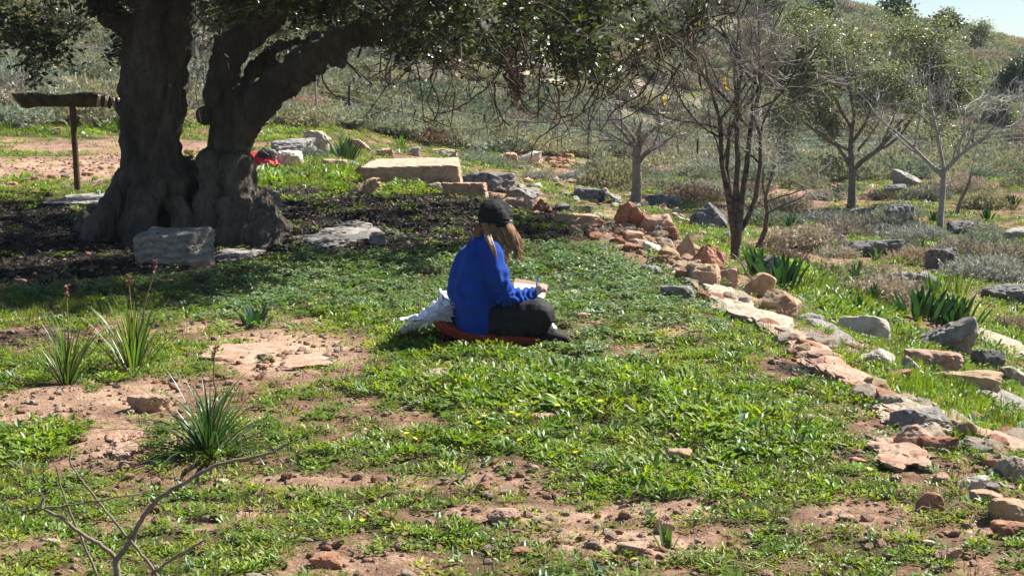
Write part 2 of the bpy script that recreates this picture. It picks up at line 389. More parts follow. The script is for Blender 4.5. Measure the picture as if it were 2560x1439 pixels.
# ------------------------------------------------------------------ rocks
_ico = {}
def ico(l):
    if l not in _ico:
        b = bmesh.new(); bmesh.ops.create_icosphere(b, subdivisions=l, radius=1.0)
        _ico[l] = (np.array([v.co[:] for v in b.verts]), np.array([[v.index for v in f.verts] for f in b.faces])); b.free()
    return _ico[l]
def rock_mesh(seed, dims, mat, lvl=4, shape='block', rough=1.0, flat_noise=False):
    rng = np.random.default_rng(seed); D, F = ico(lvl)
    ax = np.array([(1, 0, 0), (-1, 0, 0), (0, 1, 0), (0, -1, 0), (0, 0, 1), (0, 0, -1)], float)
    if shape == 'cut': N = [ax + rng.normal(0, .05, (6, 3))]; O = [rng.uniform(.60, .68, 6)]; ex, p = 5, 60
    elif shape == 'block': N = [ax + rng.normal(0, .13, (6, 3))]; O = [rng.uniform(.74, .95, 6)]; ex, p = 8, 40
    elif shape == 'slab': N = [ax + rng.normal(0, .12, (6, 3))]; O = [rng.uniform(.70, .9, 6)]; ex, p = 8, 40
    elif shape == 'wedge': N = [ax + rng.normal(0, .1, (6, 3)), np.array([(rng.uniform(.5, 1) * rng.choice([-1, 1]), -.2, .75), (rng.uniform(-.5, .5), .7, .7)])]; O = [np.full(6, .95), np.array([.5, .62])]; ex, p = 6, 40
    elif shape == 'peak': N = [ax[:4] + rng.normal(0, .1, (4, 3)), ax[5:6], np.array([(.8, .1, .45), (-.8, -.1, .5), (.1, -.8, .5), (0, .8, .45)]) + rng.normal(0, .12, (4, 3))]; O = [np.full(4, .95), np.array([1.]), rng.uniform(.5, .66, 4)]; ex, p = 5, 36
    else: N = [ax[5:6]]; O = [np.array([.9])]; ex, p = 18, 18            # round
    e = rng.normal(0, 1, (ex, 3)); N.append(e); O.append(rng.uniform(.78, 1.02, ex))
    N = np.concatenate(N); N /= np.linalg.norm(N, axis=1)[:, None]; O = np.concatenate(O)
    q = np.clip(D @ N.T, 0, None) / O[None]
    r = (q ** p).sum(1) ** (-1 / p)
    V = D * r[:, None]
    if shape == 'slab':
        an = np.arctan2(D[:, 1], D[:, 0]); V[:, :2] *= (1 + (.75 if flat_noise else .38) * fbm(np.stack([np.cos(an) * 1.4, np.sin(an) * 1.4, D[:, 2] * .6], -1) + seed % 31, seed, 3))[:, None]
    V /= np.abs(V).max(0)
    dm = np.array(dims, float); sz = float(np.mean(dims)); mn = float(min(dims)); V = V * dm / 2
    nn = D * np.clip(dm / sz, .25, 1.2)
    if shape in ('slab',) or rng.random() < .4:
        lay = np.sin(V[:, 2] / (sz * .09) + 3 * fbm(V / sz * 2, seed + 5, 2))
        V = V + (D * np.array([1, 1, .1])) * (lay * mn * .03 * rough)[:, None]
    q3 = V / sz + seed % 97
    a = fbm(q3 * 3.0, seed, 4) * .07 + (1 - np.abs(fbm(q3 * 6, seed + 9, 3)) * 4) * .016 + np.abs(fbm(q3 * 15, seed + 4, 3)) * .05 - np.clip(.06 - np.abs(fbm(q3 * 2.4, seed + 21, 2)), 0, 1) * .9
    V = V + nn * (a * (sz * .6 + mn * .4) * rough)[:, None]
    me = mesh_np('rock', V, F, mat, smooth=False)
    return me
FOOT = []
def place_rock(name, px0, py0, px1, py1, kind, shape='block', label=None, cat='rock', group=None, seed=None, yaw=None, lvl=4, deep=.75, flat=False, tilt=0, rough=1.0, pitch=0.0, hs=1.0):
    seed = int(px0 * 7 + py1 * 13) if seed is None else seed
    rng = random.Random(seed)
    pb = at((px0 + px1) / 2, py1)
    k = pb.y / FPX; wd = (px1 - px0) * k
    if flat:
        pt = at((px0 + px1) / 2, py0 + (py1 - py0) * .12); dp = max(pt.y - pb.y, .15); h = flat if flat is not True else .12
        y = (pb.y + pt.y) / 2; c = Vector(((px0 + px1) / 2 - 1280, 0, 0)) * (y / FPX); x = c.x
        z = (H(x, pb.y + .05) + H(x, pt.y)) / 2
        dims = (wd * y / pb.y * 1.0, dp * 1.0, h * 1.7); zc = z - h * .1
        slope = math.atan2(H(x, pt.y) - H(x, pb.y), dp)
        sx = math.atan2(H(x + wd * .4, y) - H(x - wd * .4, y), wd * .8)
    else:
        dp = wd * deep; vis = (py1 - py0) * k
        slp = (py1 - 300) / FPX
        h = max(vis - dp * slp * .6, vis * .6); y = pb.y + dp * .42; x = ((px0 + px1) / 2 - 1280) * y / FPX
        g = H(x, pb.y + .02); dims = (wd * 1.05, dp, h * 1.3 * hs); zc = g + h * .35 * hs + dp * .5 * math.sin(pitch); slope = pitch; sx = 0
    me = rock_mesh(seed, dims, M[kind], lvl, shape, rough * (2.2 if flat else 1), bool(flat)); FOOT.append((x, y, dims[0] * (.36 if flat else .46), dims[1] * (.36 if flat else .46)))
    o = link(name, me, loc=(x, y, zc))
    o.rotation_euler = (slope, -sx + tilt, (rng.uniform(-.25, .25) if yaw is None else yaw) if not flat else 0)
    tag(o, label, cat, group); return o
R_ = place_rock
# --- stones round the carob
R_('stone_block', 342, 548, 518, 660, 'seat', 'cut', 'square grey stone block with a flat layered top in front of the carob trunk', 'stone block', yaw=-.35, deep=.7, lvl=5, rough=.8, seed=3, pitch=.14, hs=.72)
R_('flat_stone', 468, 645, 538, 672, 'pink', 'slab', 'small flat reddish stone tucked against the right foot of the square grey block', deep=1.2)
R_('flat_outcrop', 735, 575, 935, 622, 'dark', 'slab', 'low grey slab of bedrock in the shade right of the carob roots', flat=.08)
R_('flat_outcrop', 800, 560, 965, 600, 'gray', 'slab', 'pale layered ledge lying on the grey slab right of the carob roots', flat=.09)
R_('stone', 920, 578, 968, 612, 'gray', 'block', 'upright grey lump at the right end of the shaded bedrock ledge')
R_('flat_outcrop', 530, 618, 660, 655, 'gray', 'slab', 'thin flat stone in leaf litter between the square block and the right-hand roots', flat=.05)
R_('stone', 660, 475, 705, 540, 'gray', 'block', 'lichened grey stone against the right flank of the carob base')
R_('flat_outcrop', 130, 480, 300, 520, 'gray', 'slab', 'shaded flat stones round the foot of the wooden trough post', flat=.06)
# --- table slab and its neighbours
R_('stone_table', 915, 378, 1162, 462, 'slab', 'cut', 'big flat-topped beige stone table block on the terrace', 'stone block', yaw=-.06, deep=.6, lvl=5, rough=.6, seed=12, pitch=.13, hs=.60)
R_('stone', 1110, 455, 1223, 494, 'pink', 'cut', 'long reddish brown block just below the right end of the big stone table', yaw=-.15, deep=.6)
R_('stone', 878, 443, 950, 488, 'tan', 'wedge', 'tilted tan stone alone in the grass left of the big stone table', yaw=.3)
R_('stone', 886, 415, 918, 447, 'red', 'block', 'small red-brown stone at the far left of the pile beside the stone table')
R_('stone', 913, 422, 962, 452, 'pink', 'peak', 'orange tinted stone in the middle of the pile beside the stone table')
R_('stone', 952, 414, 1003, 452, 'red', 'peak', 'pointed orange stone leaning on the front face of the stone table')
R_('stone', 985, 440, 1030, 458, 'pink', 'slab', 'thin pink stone under the front edge of the stone table')
R_('stone', 1018, 446, 1062, 470, 'gray', 'round', 'round grey stone below the front edge of the stone table')
R_('stone', 1055, 454, 1115, 484, 'pale', 'round', 'pale rounded stone between the round grey stone and the reddish block')
R_('rough_outcrop', 1155, 432, 1282, 478, 'dark', 'block', 'rough dark grey boulder behind the reddish block right of the stone table', rough=1.6)
R_('stone', 940, 372, 985, 394, 'pink', 'slab', 'flat pink stone showing behind the left end of the stone table')
R_('stone', 1070, 370, 1145, 392, 'pale', 'slab', 'flat pale stone showing behind the right end of the stone table')
R_('stone', 1005, 366, 1050, 388, 'gray', 'wedge', 'small grey wedge showing above the middle of the stone table')
# --- behind the carob
R_('boulder', 676, 345, 780, 392, 'gray', 'block', 'long grey boulder in the low stone pile right of the carob trunk', rough=1.4)
R_('boulder', 765, 328, 830, 386, 'pale', 'block', 'tall pinkish boulder topping the low stone pile behind the carob', rough=1.2)
R_('boulder', 690, 376, 762, 416, 'white', 'block', 'whitish pitted boulder next to the red cloth', rough=1.3, yaw=.2)
R_('boulder', 735, 370, 800, 398, 'pale', 'slab', 'pale slab in the middle of the stone pile behind the carob')
R_('stone', 808, 398, 872, 420, 'pink', 'slab', 'pink flat stone in front of the dark green bulb plant left of the stone table')
R_('stone', 862, 404, 902, 420, 'gray', 'round', 'small whitish stone under the bulb plant left of the stone table')
R_('stone', 880, 350, 925, 375, 'pink', 'wedge', 'pinkish stone at the foot of the shrubs behind the bulb plant')
# --- hillside stones behind the trough
R_('boulder', 0, 188, 72, 226, 'gray', 'block', 'grey boulder at the left border of the photo above the trough', rough=1.4)
R_('boulder', 95, 206, 152, 232, 'pink', 'slab', 'brown-pink stone on the slope just above the wooden trough')
R_('stone', 68, 214, 100, 228, 'white', 'slab', 'low white stone between the grey boulder and the brown-pink stone above the trough')
R_('stone', 15, 255, 52, 290, 'tan', 'block', 'tan stone under the left end of the wooden trough')
R_('stone', 50, 300, 112, 314, 'pink', 'slab', 'flat pale pink stone on the lawn left of the trough post')
R_('stone', 50, 312, 96, 328, 'gray', 'round', 'grey rounded stone below the flat pink one left of the trough post')
R_('stone', 103, 322, 135, 333, 'dark', 'slab', 'dark low stone left of the trough post')
R_('stone', 130, 320, 160, 338, 'pink', 'block', 'small red and dark stone nearest left of the trough post')
R_('stone', 206, 298, 240, 318, 'pink', 'block', 'pink stone on the lawn just right of the trough post')
R_('stone', 250, 300, 290, 322, 'pink', 'round', 'rounded pink stone near the carob trunk on the lawn')
R_('stone', 202, 326, 224, 343, 'white', 'wedge', 'little white pointed stone right of the trough post')
for i, (x, y, w_, h_, kd, lb) in enumerate([(30, 462, 30, 8, 'red', 'brown stone at the left end of the row on the dirt path'), (62, 458, 28, 14, 'tan', 'tan stone second from the left in the row on the dirt path'),
        (90, 452, 20, 10, 'pink', 'pinkish stone in the middle of the row on the dirt path'), (135, 448, 26, 12, 'red', 'rust coloured stone in the row on the dirt path left of the post'), (165, 448, 22, 12, 'dark', 'dark stone beside the trough post on the dirt path'),
        (222, 440, 30, 10, 'red', 'rust stone right of the trough post on the dirt path'), (475, 388, 24, 18, 'red', 'small stone seen in the gap between the two carob trunks'), (495, 410, 40, 20, 'tan', 'tan stone at the notch where the two carob trunks part')]):
    R_('stone', x - w_ / 2, y - h_, x + w_ / 2, y, kd, 'block', lb, lvl=3)
# --- terrace edge from the table down to the right border
R_('stone', 1262, 468, 1345, 505, 'gray', 'block', 'pitted grey stone with pale crest behind the black hat', rough=1.3)
R_('stone', 1245, 490, 1330, 530, 'pink', 'slab', 'flat pinkish stone just right of the black hat', yaw=.2)
R_('stone', 1328, 496, 1382, 532, 'red', 'peak', 'triangular orange-brown stone right of the black hat')
R_('stone', 1380, 506, 1432, 530, 'dark', 'round', 'small dark grey domed stone above the long flat brown slab')
R_('stone', 1434, 514, 1482, 532, 'dark', 'slab', 'flat blackish stone right of the small dark dome')
R_('long_slab', 1385, 530, 1500, 562, 'tan', 'slab', 'long flat brown slab on the terrace edge', yaw=-.1, deep=.5)
R_('stone', 1440, 540, 1510, 566, 'red', 'block', 'rough rust stone at the right end of the long flat brown slab')
R_('boulder', 1535, 503, 1640, 574, 'red', 'wedge', 'big rust-red boulder below the single grey tree trunk', rough=1.5, yaw=.3, seed=5)
R_('boulder', 1598, 535, 1684, 588, 'pink', 'block', 'pale pink boulder leaning on the big rust-red one', yaw=.3)
R_('stone', 1655, 564, 1702, 600, 'red', 'block', 'bright rust stone at the lower right of the pale pink boulder')
R_('boulder', 1682, 577, 1748, 656, 'tan', 'peak', 'tall upright grey-tan stone standing on the terrace edge', deep=.8, rough=1.0, seed=8)
R_('boulder', 1733, 612, 1812, 680, 'red', 'round', 'rough reddish brown boulder right of the tall upright stone', rough=1.8)
R_('boulder', 1716, 660, 1808, 722, 'tan', 'block', 'tan blocky face under the rough reddish boulder', rough=1.2)
R_('stone', 1795, 672, 1850, 722, 'pink', 'block', 'orange-pink stone beside the tan blocky face')
R_('boulder', 1725, 492, 1820, 572, 'dark', 'peak', 'big dark grey rounded boulder left of the many-stemmed tree', deep=.7, rough=.8, seed=21)
R_('boulder', 1836, 678, 1945, 742, 'tan', 'wedge', 'grey-tan boulder below the dark green bulb leaves', yaw=-.3)
R_('boulder', 1900, 722, 2002, 790, 'tan', 'block', 'smooth tan boulder with pink top on the terrace edge', yaw=-.3, rough=.6, seed=14)
R_('stone', 1590, 660, 1668, 692, 'gray', 'slab', 'flat grey stone at the border of the clover and the rubble', yaw=.1)
R_('stone', 1655, 712, 1745, 752, 'gray', 'slab', 'flat brownish grey stone with dark shadow below the pinkish ledge')
R_('flat_outcrop', 1740, 715, 1915, 795, 'pale', 'slab', 'pale grey-pink ledge sloping down past the tan boulders', flat=.07)
R_('flat_outcrop', 1800, 772, 1995, 845, 'pale', 'slab', 'pale curved ledge under the smooth tan boulder', flat=.08)
R_('bedrock', 1925, 820, 2130, 950, 'pink', 'slab', 'upper part of the long pink bedrock slope on the terrace edge', flat=.07, lvl=5)
R_('bedrock', 2030, 905, 2205, 1005, 'pink', 'slab', 'middle ridge of the long pink bedrock slope', flat=.08, lvl=5)
R_('stone', 2200, 966, 2250, 1006, 'tan', 'peak', 'small tan peaked stone sitting at the low end of the pink bedrock')
R_('bedrock', 2190, 1000, 2400, 1085, 'pale', 'slab', 'pitted brownish bedrock sheet near the right border', flat=.06, lvl=5, rough=1.3)
R_('stone', 2240, 1018, 2372, 1078, 'gray', 'block', 'shaded grey-brown stone standing on the pitted bedrock sheet', yaw=.2)
R_('stone', 2248, 1048, 2375, 1128, 'pink', 'wedge', 'tan and pink wedge stone leaning against the shaded grey-brown stone', yaw=.2)
R_('flat_outcrop', 2198, 1095, 2350, 1188, 'pink', 'slab', 'pitted pink flat stone at the grass edge below the wedge stone', flat=.06, rough=1.6)
R_('stone', 2318, 1092, 2405, 1140, 'red', 'slab', 'rusty brown stone right of the tan and pink wedge')
R_('bedrock', 2420, 1092, 2600, 1145, 'pink', 'slab', 'pale pink bedrock sheet running off the right border', flat=.06)
R_('stone', 2470, 1148, 2535, 1182, 'red', 'slab', 'flat rust stone near the right border under the pink bedrock')
R_('stone', 2512, 1142, 2600, 1205, 'pale', 'block', 'grey-pink stone cut by the right border')
R_('stone', 2415, 1178, 2492, 1228, 'white', 'wedge', 'whitish wedge stone near the right border')
R_('stone', 2440, 1222, 2525, 1262, 'pink', 'slab', 'flat pink stone under the whitish wedge')
R_('stone', 2490, 1240, 2600, 1312, 'tan', 'block', 'brown-orange boulder cut by the right border near the dry stalks')
R_('stone', 2500, 1305, 2600, 1352, 'red', 'slab', 'dark rusty stone cut by the right border under the brown-orange boulder')
R_('stone', 2306, 1218, 2380, 1280, 'red', 'round', 'single rounded orange-brown stone in the grass at lower right', seed=44, rough=.5)
R_('stone', 2345, 1180, 2396, 1212, 'pink', 'slab', 'small pink flat stone above the rounded orange-brown one')
# --- below the terrace on the right
R_('long_stone', 2100, 778, 2248, 852, 'white', 'slab', 'long whitish stone like a broken column lying in the grass', yaw=-.25, deep=.4, seed=31, rough=.5)
R_('split_stone', 2130, 862, 2240, 928, 'white', 'wedge', 'split whitish stone with a sharp bright face', yaw=-.4)
R_('boulder', 2235, 882, 2325, 946, 'pale', 'peak', 'grey-tan peaked stone left of the long low boulder')
R_('boulder', 2275, 868, 2405, 930, 'pink', 'block', 'reddish stone full of dark pits', rough=1.6)
R_('boulder', 2325, 922, 2512, 978, 'tan', 'slab', 'long low tan-grey boulder in the grass near the right border', yaw=-.2, deep=.35)
R_('stone', 2210, 922, 2288, 966, 'red', 'round', 'rusty brown lump below the grey-tan peaked stone', rough=1.4)
R_('boulder', 2305, 780, 2450, 882, 'gray', 'wedge', 'large grey wedge boulder in front of the big clump of bulb leaves', yaw=-.3, seed=17, deep=.7)
R_('flat_outcrop', 2448, 832, 2600, 900, 'pale', 'slab', 'pale flat bedrock at the right border behind the large grey wedge', flat=.08)
R_('stone', 2440, 868, 2530, 925, 'dark', 'block', 'dark broken stones at the foot of the pale flat bedrock')
R_('flat_outcrop', 2425, 975, 2600, 1045, 'gray', 'slab', 'flat grey rock in the grass at the right border', flat=.07)
R_('stone', 2500, 905, 2600, 965, 'pale', 'wedge', 'pale stone cut by the right border above the flat grey rock')
R_('stone', 2000, 782, 2062, 812, 'gray', 'block', 'small grey stone right of the smooth tan boulder')
R_('flat_outcrop', 2040, 818, 2150, 880, 'gray', 'slab', 'broken grey stones between the pink bedrock and the split whitish stone', flat=.06)
R_('boulder', 2115, 518, 2166, 560, 'dark', 'block', 'dark squarish stone at the foot of the leafy grey-trunked tree')
R_('boulder', 2215, 508, 2290, 562, 'dark', 'block', 'dark boulder with pink base between the two thin trees', rough=1.3)
R_('boulder', 2230, 424, 2300, 468, 'gray', 'wedge', 'pale grey slanted boulder by the red soil bank')
R_('stone', 2210, 462, 2272, 488, 'dark', 'slab', 'low dark rough stone below the slanted grey boulder', rough=1.5)
R_('boulder', 2038, 572, 2124, 632, 'gray', 'peak', 'grey pyramid-shaped boulder among the dry shrubs', seed=9)
R_('layered_rock', 2125, 598, 2262, 644, 'dark', 'slab', 'brown layered low rock among the shrubs', rough=1.8, deep=.5)
R_('boulder', 2320, 618, 2400, 676, 'dark', 'block', 'dark cracked boulder right of the brown layered rock', rough=1.5)
R_('boulder', 2376, 552, 2462, 592, 'dark', 'block', 'dark boulder right of the bare white-barked tree')
R_('boulder', 2498, 568, 2600, 604, 'gray', 'block', 'grey boulder at the right border beyond the shrubs')
R_('layered_rock', 2225, 676, 2350, 734, 'gray', 'slab', 'grey layered rock left of the tall grass-like bulb leaves', rough=1.8, deep=.5)
R_('boulder', 2450, 708, 2600, 762, 'dark', 'block', 'broad blackish boulder at the right border', rough=1.8, deep=.5)
R_('boulder', 2500, 680, 2552, 712, 'gray', 'round', 'round grey stone just above the broad blackish boulder')
R_('boulder', 1868, 638, 1948, 692, 'dark', 'round', 'dark mottled boulder at the foot of the many-stemmed tree', rough=1.3)
R_('boulder', 1615, 486, 1700, 518, 'dark', 'block', 'dark pitted boulder behind the big rust-red one', rough=1.4)
R_('boulder', 1430, 468, 1512, 502, 'dark', 'block', 'long dark grey boulder left of the single grey tree trunk', rough=1.2)
R_('stone', 1510, 478, 1552, 504, 'gray', 'wedge', 'grey stone left of the single grey tree trunk')
R_('stone', 1495, 470, 1530, 488, 'pale', 'round', 'pale stone behind the long dark grey boulder')
R_('boulder', 1290, 376, 1352, 414, 'white', 'wedge', 'white and grey boulder left of the heap of red stones')
R_('boulder', 1248, 382, 1296, 410, 'pink', 'block', 'pinkish stone left of the white and grey boulder')
R_('stone', 1505, 400, 1522, 424, 'pale', 'block', 'small upright pale stone by the fence')
R_('boulder', 1115, 270, 1166, 302, 'dark', 'peak', 'dark stone alone among the hillside shrubs above the stone table')
R_('boulder', 1025, 310, 1082, 344, 'pale', 'wedge', 'brown-topped rock among the shrubs beyond the stone table')
R_('boulder', 838, 262, 892, 300, 'gray', 'block', 'grey boulder behind the braced fence post')
R_('boulder', 1185, 200, 1220, 226, 'pink', 'wedge', 'pink stone on the hill behind the hanging twigs')
R_('boulder', 1150, 240, 1170, 260, 'gray', 'round', 'pale round stone on the hill behind the hanging twigs')
R_('boulder', 455, 232, 490, 258, 'white', 'block', 'white stone seen between the two carob trunks')
R_('boulder', 1350, 290, 1440, 312, 'dark', 'slab', 'flat dark rock on the hill in the middle of the photo')
# --- foreground
R_('flat_stone', 312, 972, 420, 1028, 'pink', 'slab', 'flat pink stone in the soil above the drooping green plant', deep=.9)
R_('flat_stone', 255, 1080, 345, 1118, 'pink', 'slab', 'pink stone flush with the soil left of the drooping plant', flat=.04)
R_('flat_stone', 240, 1112, 350, 1160, 'pink', 'slab', 'broad pink stone nearest the dry branch on the left', flat=.04)
R_('flat_stone', 395, 1085, 470, 1125, 'pink', 'slab', 'pink stone half hidden under the drooping plant', flat=.03)
R_('bedrock', 500, 845, 720, 910, 'pink', 'slab', 'smooth orange-pink rock flush with the soil in the left middle', flat=.03, rough=.5)
R_('bedrock', 680, 870, 860, 925, 'pink', 'slab', 'lower right end of the smooth orange-pink rock in the left middle', flat=.03, rough=.5)
R_('flat_stone', 1040, 925, 1120, 955, 'pink', 'slab', 'small flat pink rock in the grass below the red blanket', flat=.03)
FG = [(942, 1282, 984, 1314, 'red', 'round', 'small rounded red-brown stone at lower centre'), (1192, 1203, 1226, 1236, 'red', 'block', 'small square brown stone below the yellow flowers'),
      (1640, 1288, 1692, 1338, 'pink', 'round', 'striped round stone in the bare soil at lower right of centre'), (1218, 1278, 1300, 1318, 'pink', 'slab', 'flat pink stone in the soil at lower centre'),
      (1275, 1368, 1338, 1394, 'red', 'slab', 'flat dark red stone near the bottom centre'), (1545, 1358, 1625, 1398, 'pink', 'slab', 'low pink slab in the bare soil at the bottom'),
      (1848, 1366, 1882, 1402, 'tan', 'peak', 'small peaked brown stone near the bottom right'), (2358, 1366, 2420, 1402, 'pink', 'wedge', 'pink stone near the bottom right corner'),
      (1668, 1115, 1735, 1150, 'tan', 'slab', 'tan stone half sunk in the lush grass'), (1320, 1160, 1350, 1180, 'pink', 'block', 'small pink stone in the bare patch at centre'),
      (1305, 1030, 1392, 1050, 'pink', 'slab', 'thin pink stone under the grass right of the yellow flowers'), (760, 1380, 850, 1425, 'red', 'slab', 'rusty flat stone near the bottom left of centre'),
      (90, 1350, 130, 1372, 'pale', 'block', 'pale stone left of the dry branch'), (2135, 1145, 2180, 1165, 'red', 'wedge', 'small rust stone in the litter left of the pink flat stone'),
      (1585, 1345, 1640, 1372, 'pink', 'block', 'pink stone above the low pink slab at the bottom'), (530, 1190, 560, 1210, 'pale', 'block', 'small pale stone under the arching dry branch'),
      (1580, 825, 1640, 850, 'gray', 'slab', 'grey stone by the dark litter right of the seated person'), (1430, 785, 1480, 805, 'pink', 'slab', 'pink stone just right of the black shoe'),
      (2110, 1285, 2150, 1305, 'pink', 'slab', 'small pink stone in the sandy patch at lower right'), (1500, 1195, 1545, 1215, 'pale', 'slab', 'pale stone amid dry stalks'),
      (1485, 560, 1520, 590, 'white', 'wedge', 'white triangular stone at the left start of the rubble'), (1420, 560, 1460, 588, 'pink', 'wedge', 'pink triangular stone left of the white triangular one'),
      (1610, 600, 1660, 640, 'white', 'wedge', 'white-grey tilted slab in the rubble above the clover'), (1560, 575, 1610, 610, 'pink', 'block', 'rough pink stone in the rubble under the rust-red boulder'),
      (1490, 612, 1520, 632, 'dark', 'round', 'dark stone sunk in the clover'), (1640, 590, 1690, 625, 'pale', 'round', 'pale rounded stone left of the tall upright stone'),
      (1630, 565, 1660, 590, 'gray', 'block', 'grey stone under the pale pink boulder'), (1850, 740, 1880, 770, 'gray', 'block', 'grey stone under the grey-tan boulder')]
for (a, b, c, d, kd, sh, lb) in FG: R_('stone', a, b, c, d, kd, sh, lb, lvl=4 if c - a > 50 else 3)

LOOSE = []
# scattered rubble: individual stones sharing a few meshes
RUB = {k: [rock_mesh(900 + i * 7 + j, (1, .8, .62), M[k], 3, ['block', 'wedge', 'slab', 'round'][i % 4], 1.1) for i in range(4)] for j, k in enumerate(['pink', 'pale', 'red', 'gray', 'tan', 'dark', 'white'])}
def rubble(n, poly, kinds, smin, smax, label, group, seed, name='stone', loose=False):
    acc = []
    rng = random.Random(seed); k = 0; tries = 0
    while k < n and tries < n * 60:
        tries += 1
        u, v = rng.random(), rng.random()
        i = rng.randrange(len(poly) - 1) if len(poly) > 2 else 0
        (x0, y0, w0), (x1, y1, w1) = poly[i], poly[i + 1]
        px = x0 + (x1 - x0) * u + rng.uniform(-.4, .4) * (w0 + w1) * .5; py = y0 + (y1 - y0) * u + rng.uniform(-.5, .5) * (w0 + w1) * .5
        if 1100 < px < 1440 and 560 < py < 875: continue
        p = at(px, py); s = rng.uniform(smin, smax) ** 1.0 * p.y / FPX
        kd = rng.choice(kinds); me = rng.choice(RUB[kd])
        if loose:
            acc.append(((p.x, p.y, p.z + s * .1), (rng.uniform(-.3, .3), rng.uniform(-.3, .3), rng.uniform(0, 6.28)), s, kinds.index(kd) * 4 + rng.randrange(4))); k += 1; continue
        o = link(name, me, loc=(p.x, p.y, p.z + s * .12)); o.scale = (s, s, s * rng.uniform(.6, 1.1))
        o.rotation_euler = (rng.uniform(-.3, .3), rng.uniform(-.3, .3), rng.uniform(0, 6.28))
        tag(o, label, name, group); k += 1
    if loose: LOOSE.append((group, acc, [m for q in kinds for m in RUB[q]], label))
rubble(80, [(1240, 520, 50), (1420, 555, 70), (1560, 600, 70), (1650, 640, 60), (1720, 700, 60)], ['pink', 'pale', 'red', 'gray', 'pale'], 16, 44, 'loose pinkish and grey stone in the rubble along the terrace edge', 'loose stones along the terrace edge', 1)
rubble(56, [(1440, 575, 36), (1540, 595, 50), (1640, 625, 56), (1730, 680, 60)], ['pink', 'pale', 'red', 'pale', 'tan'], 28, 66, 'chunky pale and pinkish stone in the rubble pile above the clover', 'stones of the rubble pile above the clover', 22, name='rock')
rubble(48, [(1640, 650, 60), (1760, 730, 70), (1900, 800, 70), (2000, 870, 60), (2150, 960, 60), (2300, 1080, 90), (2500, 1180, 110)], ['pink', 'pale', 'tan', 'red', 'gray'], 34, 92, 'tumbled angular stone on the rocky bank of the terrace edge', 'tumbled stones on the rocky terrace bank', 21, name='rock')
rubble(34, [(1700, 560, 40), (1800, 600, 50), (1900, 640, 50), (2000, 650, 60)], ['pale', 'tan', 'gray'], 14, 36, 'loose pale stone on the slope beside the many-stemmed tree', 'loose stones beside the many-stemmed tree', 2)
rubble(30, [(1330, 410, 24), (1400, 408, 32), (1450, 412, 26)], ['red', 'red', 'pink'], 14, 30, 'rust-red stone in the heap below the fence', 'heap of red stones below the fence', 3)
rubble(90, [(1290, 440, 60), (1420, 480, 60), (1560, 500, 40), (1700, 540, 40)], ['pale', 'gray', 'pink', 'white'], 12, 30, 'small pale stone on the grass beyond the terrace edge', 'small stones on the grass beyond the terrace edge', 4, loose=True)
rubble(34, [(1750, 440, 30), (1900, 470, 50), (2050, 450, 40), (2300, 450, 30), (2440, 470, 40)], ['red', 'pink', 'tan'], 12, 34, 'reddish stone on the red soil bank by the young trees', 'stones on the red soil bank', 5)
rubble(30, [(2170, 985, 50), (2300, 1050, 70), (2420, 1090, 70), (2540, 1150, 80)], ['pink', 'tan', 'pale', 'red'], 40, 100, 'chunky angular stone on the pitted bedrock near the right border', 'chunky stones on the bedrock near the right border', 23, name='rock')
rubble(34, [(2000, 830, 40), (2130, 900, 60), (2260, 1000, 60), (2400, 1060, 60), (2520, 1200, 90)], ['pale', 'red', 'pink', 'gray'], 26, 76, 'loose stone beside the pink bedrock slope', 'loose stones beside the pink bedrock slope', 6)
rubble(40, [(2050, 700, 60), (2200, 740, 80), (2350, 650, 60), (2500, 620, 60)], ['pale', 'gray', 'tan'], 16, 40, 'weathered stone among the shrubs below the terrace', 'weathered stones among the shrubs below the terrace', 7, name='boulder')
rubble(22, [(880, 430, 24), (960, 460, 20), (1080, 490, 30), (1180, 500, 20)], ['pink', 'tan', 'red'], 10, 24, 'small stone by the foot of the big stone table', 'small stones by the foot of the big stone table', 8, loose=True)
rubble(160, [(0, 60, 60), (120, 130, 60), (280, 110, 60), (500, 240, 30), (720, 170, 60), (930, 260, 60), (1250, 150, 80), (1500, 200, 90), (1700, 330, 60)], ['gray', 'pale', 'dark', 'white', 'pink'], 22, 72, 'weathered boulder among the shrubs on the hillside', 'boulders among the hillside shrubs', 9, name='boulder')
rubble(26, [(2350, 60, 20), (2450, 200, 60), (2500, 300, 60), (2000, 60, 60), (1800, 120, 60)], ['gray', 'pale'], 14, 30, 'pale rock on the far right part of the hill', 'pale rocks on the far right hill', 10, loose=True)
rubble(150, [(40, 1010, 60), (250, 1200, 80), (640, 1240, 90), (1000, 1330, 90), (1350, 1360, 80), (1700, 1390, 80), (2100, 1380, 80), (2400, 1360, 90)], ['pink', 'red', 'tan', 'pink'], 14, 30, 'pebble-sized reddish stone in the soil of the foreground', 'small reddish stones in the foreground soil', 11, loose=True)
rubble(30, [(0, 400, 30), (200, 420, 30), (330, 400, 30)], ['pink', 'red', 'tan'], 8, 18, 'small stone on the dirt path behind the trough post', 'small stones on the dirt path', 12, loose=True)
